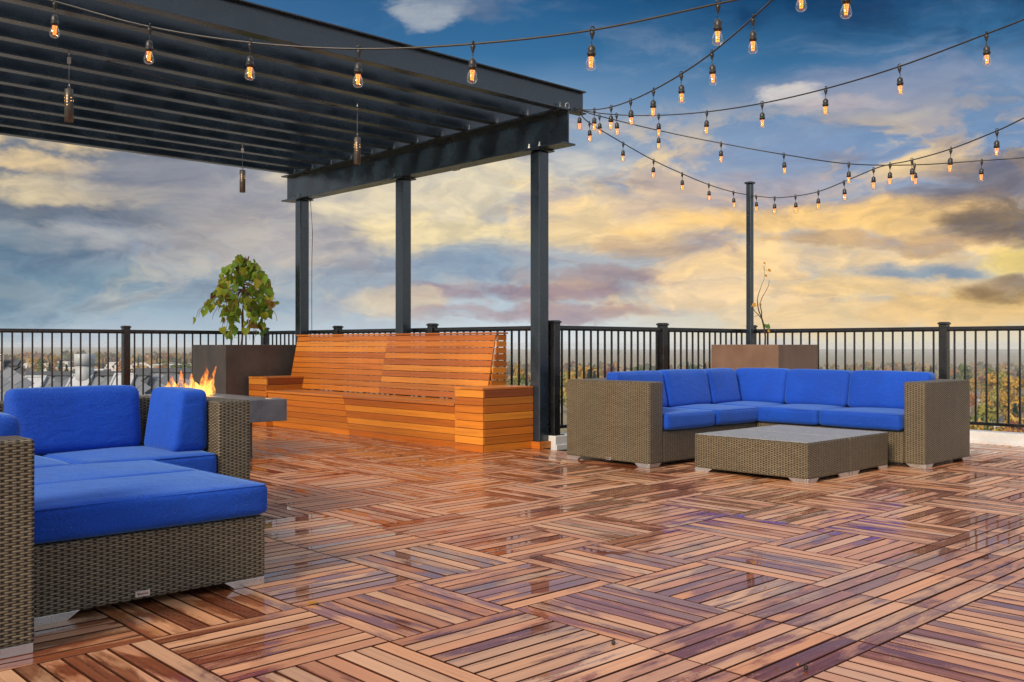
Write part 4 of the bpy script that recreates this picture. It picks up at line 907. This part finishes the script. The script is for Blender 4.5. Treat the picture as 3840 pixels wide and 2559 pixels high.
for k in range(120):
    px = trr.choice((trr.uniform(-60, 760), trr.uniform(1870, 2700), trr.uniform(3060, 3960), trr.uniform(3560, 3960))); dep = trr.uniform(260, 900)
    kd = trr.choices(list(LABS), (3, 4, 3, 2, 1, 3, 2))[0]; hh = trr.uniform(7, 12); tp = 1291+(H-gz(at(px, 1291, dep))-hh)/dep*FPX
    tree(px, tp, dep, kd, trr.uniform(.9, 1.5), LABS[kd], kd+' trees of the distant town')
fm = MB(); far = random.Random(9)
for k in range(900):
    px = far.uniform(-700, 4500); dep = 560+420*far.random(); p = at(px, 1291, dep); hh = far.uniform(5, 9.5); w_ = hh*far.uniform(.25, .5)
    for j in range(9):
        c = Vector((p.x, p.y, gz(p)+hh*far.uniform(.25, .92)))+Vector((far.gauss(0, 1), far.gauss(0, 1), 0))*w_*.7; s_ = w_*far.uniform(.5, .95); n_ = Vector((far.gauss(0, 1), far.gauss(0, 1), far.gauss(.3, .7))).normalized(); e1 = n_.orthogonal().normalized(); e2 = n_.cross(e1); fm.quad(c-e1*s_-e2*s_*.7, c+e1*s_-e2*s_, c+e1*s_*.7+e2*s_, c-e1*s_+e2*s_*.6)
leafmat('far_wood', [(0, (.05, .08, .05, 1)), (.25, (.08, .11, .06, 1)), (.4, (.18, .11, .05, 1)), (.6, (.24, .16, .07, 1)), (.75, (.30, .20, .05, 1)), (.88, (.14, .07, .06, 1)), (1, (.03, .06, .05, 1))], .2)
tag(fm.build('distant_woods', 'far_wood'), 'hazy band of autumn woodland along the far horizon', 'woods', None, 'stuff')
def house(px, dep, L, D_, h, wallm, roofm, rot, label, flat=False, rise=2.0):
    p = at(px, 1291, dep); p.z = gz(p); t = thing('house' if not flat else 'low_building', p, label, 'house' if not flat else 'building')
    a = YAW-math.pi/2+rot; U = Vector((math.cos(a), math.sin(a), 0)); V = Vector((-U.y, U.x, 0)); Z = Vector((0, 0, 1)); A = (U, V, Z)
    MB().obox(p+Z*h/2, A, (L/2, D_/2, h/2)).build('wall', wallm, t)
    if flat: MB().obox(p+Z*(h+.2), A, (L/2+.2, D_/2+.2, .2)).build('roof', roofm, t)
    else:
        m = MB(); m.prism([(-D_/2-.5, 0), (D_/2+.5, 0), (0, rise)], p-U*(L/2+.4)+Z*(h+.01), V, Z, U, L+.8); m.build('roof', roofm, t)
        MB().obox(p+U*L*.28+V*.6+Z*(h+rise), A, (.35, .35, .7)).build('chimney', 'house_brick', t)
        gb = MB(); gb.prism([(-D_/2, 0), (D_/2, 0), (0, rise-.25)], p-U*(L/2+.45)+Z*(h+.01), V, Z, -U, .03); gb.build('gable', wallm, t)
    n = max(2, int(L/3.2))
    for k in range(n):
        for sd in (-1, 1):
            c = p+U*(-L/2+L*(k+.5)/n)+V*sd*(D_/2+.02)+Z*(h*.55); MB().obox(c, A, (.55, .04, .6)).build('window', 'window_dark', t)
    return t
house(3765, 330, 10, 7, 4.2, 'house_tan', 'roof_brown', .5, 'tan house with brown roof among golden trees at far right', rise=2.6)
house(3750, 225, 10, 6.5, 2.9, 'house_brick', 'roof_slate', .15, 'long low house with dark grey roof at far right', rise=1.6)
house(3700, 172, 8.5, 7, 2.8, 'house_brick', 'roof_brown', -.3, 'house with pale brown roof just above the right curb', rise=1.7)
house(3660, 250, 8, 6, 3.0, 'house_white', 'roof_grey', .7, 'small white house beside the right wicker arm', rise=1.8)
house(3700, 420, 9, 6, 3.6, 'house_grey', 'roof_grey', -.4, 'grey house below the skyline trees at far right')
house(3830, 360, 9, 7, 3.6, 'house_white', 'roof_grey', .3, 'white house cut by the right edge of the picture')
house(1950, 285, 6.5, 6, 5.6, 'house_white', 'roof_slate', .2, 'white two-storey house between bench and pergola column', rise=2.4)
house(2192, 330, 8, 6, 4.0, 'house_white', 'roof_grey', .5, 'white house left of the right sofa below the golden tree')
house(1975, 190, 7, 6, 2.6, 'house_grey', 'roof_grey', .4, 'grey-roofed house low beside the pergola column', rise=1.6)
house(120, 560, 26, 12, 5.5, 'house_white', 'house_white', .05, 'long white flat building left of the roof vent', True)
house(225, 640, 18, 12, 5., 'house_white', 'house_white', -.1, 'white flat building partly behind the white roof vent', True)
house(405, 620, 26, 12, 5., 'house_white', 'house_white', .1, 'long white flat building right of the roof vent', True)
house(80, 430, 9, 7, 4., 'house_white', 'roof_grey', .4, 'white house at far left behind the railing bars')
house(580, 600, 22, 12, 5., 'house_white', 'house_white', .0, 'white flat building behind the broad golden tree', True)
for k, (px, dep, L, h, wm, what) in enumerate(((30, 520, 14, 5, 'house_white', 'pale flat building at the far left edge of the town'), (265, 500, 12, 4.5, 'house_tan', 'tan flat building right behind the white roof vent'), (340, 470, 16, 4.5, 'house_grey', 'grey flat building just right of the white roof vent'), (480, 540, 12, 5, 'house_white', 'white block beside the left railing post'), (640, 560, 18, 5, 'house_grey', 'long grey building above the flames'))): house(px, dep, L, 9, h, wm, 'house_white', .1*k-.2, what, True)
for px, dep, wm, rm, lab in ((2050, 380, 'house_white', 'roof_grey', 'white house against the corner railing post'), (2330, 400, 'house_tan', 'roof_slate', 'tan house on the skyline above the left arm of the right sofa'), (2500, 420, 'house_white', 'roof_brown', 'white house with brown roof by the second railing post'), (3120, 430, 'house_grey', 'roof_slate', 'grey house right of the brown corner planter'), (3300, 450, 'house_white', 'roof_grey', 'white house above the middle of the right sofa'), (3590, 300, 'house_tan', 'roof_grey', 'tan house right of the right railing post'), (3690, 290, 'house_white', 'roof_slate', 'white house with dark roof among the trees at far right'), (3800, 240, 'house_grey', 'roof_grey', 'grey house low at the right edge above the curb')): house(px, dep, 10, 7, 3.6, wm, rm, (px % 7)*.2-.6, lab)
house(3470, 640, 16, 9, 4.5, 'house_white', 'roof_grey', .2, 'pale house above the right-hand back cushion')
hz = MB().box(-2900, 3600, -2900, 3600, GZ-1, 4.3); 
hm = bpy.data.materials.new('haze'); hm.use_nodes = True; hm.node_tree.nodes.clear(); MATS['haze'] = hm; q = NT(hm.node_tree)
pv = q.n('ShaderNodeVolumePrincipled'); pv.inputs['Color'].default_value = (.90, .95, 1., 1); pv.inputs['Density'].default_value = .00022; pv.inputs['Anisotropy'].default_value = .0; q.t.links.new(pv.outputs[0], q.n('ShaderNodeOutputMaterial').inputs['Volume'])
tag(hz.build('haze', 'haze'), 'pale haze over the town', 'haze', None, 'stuff')
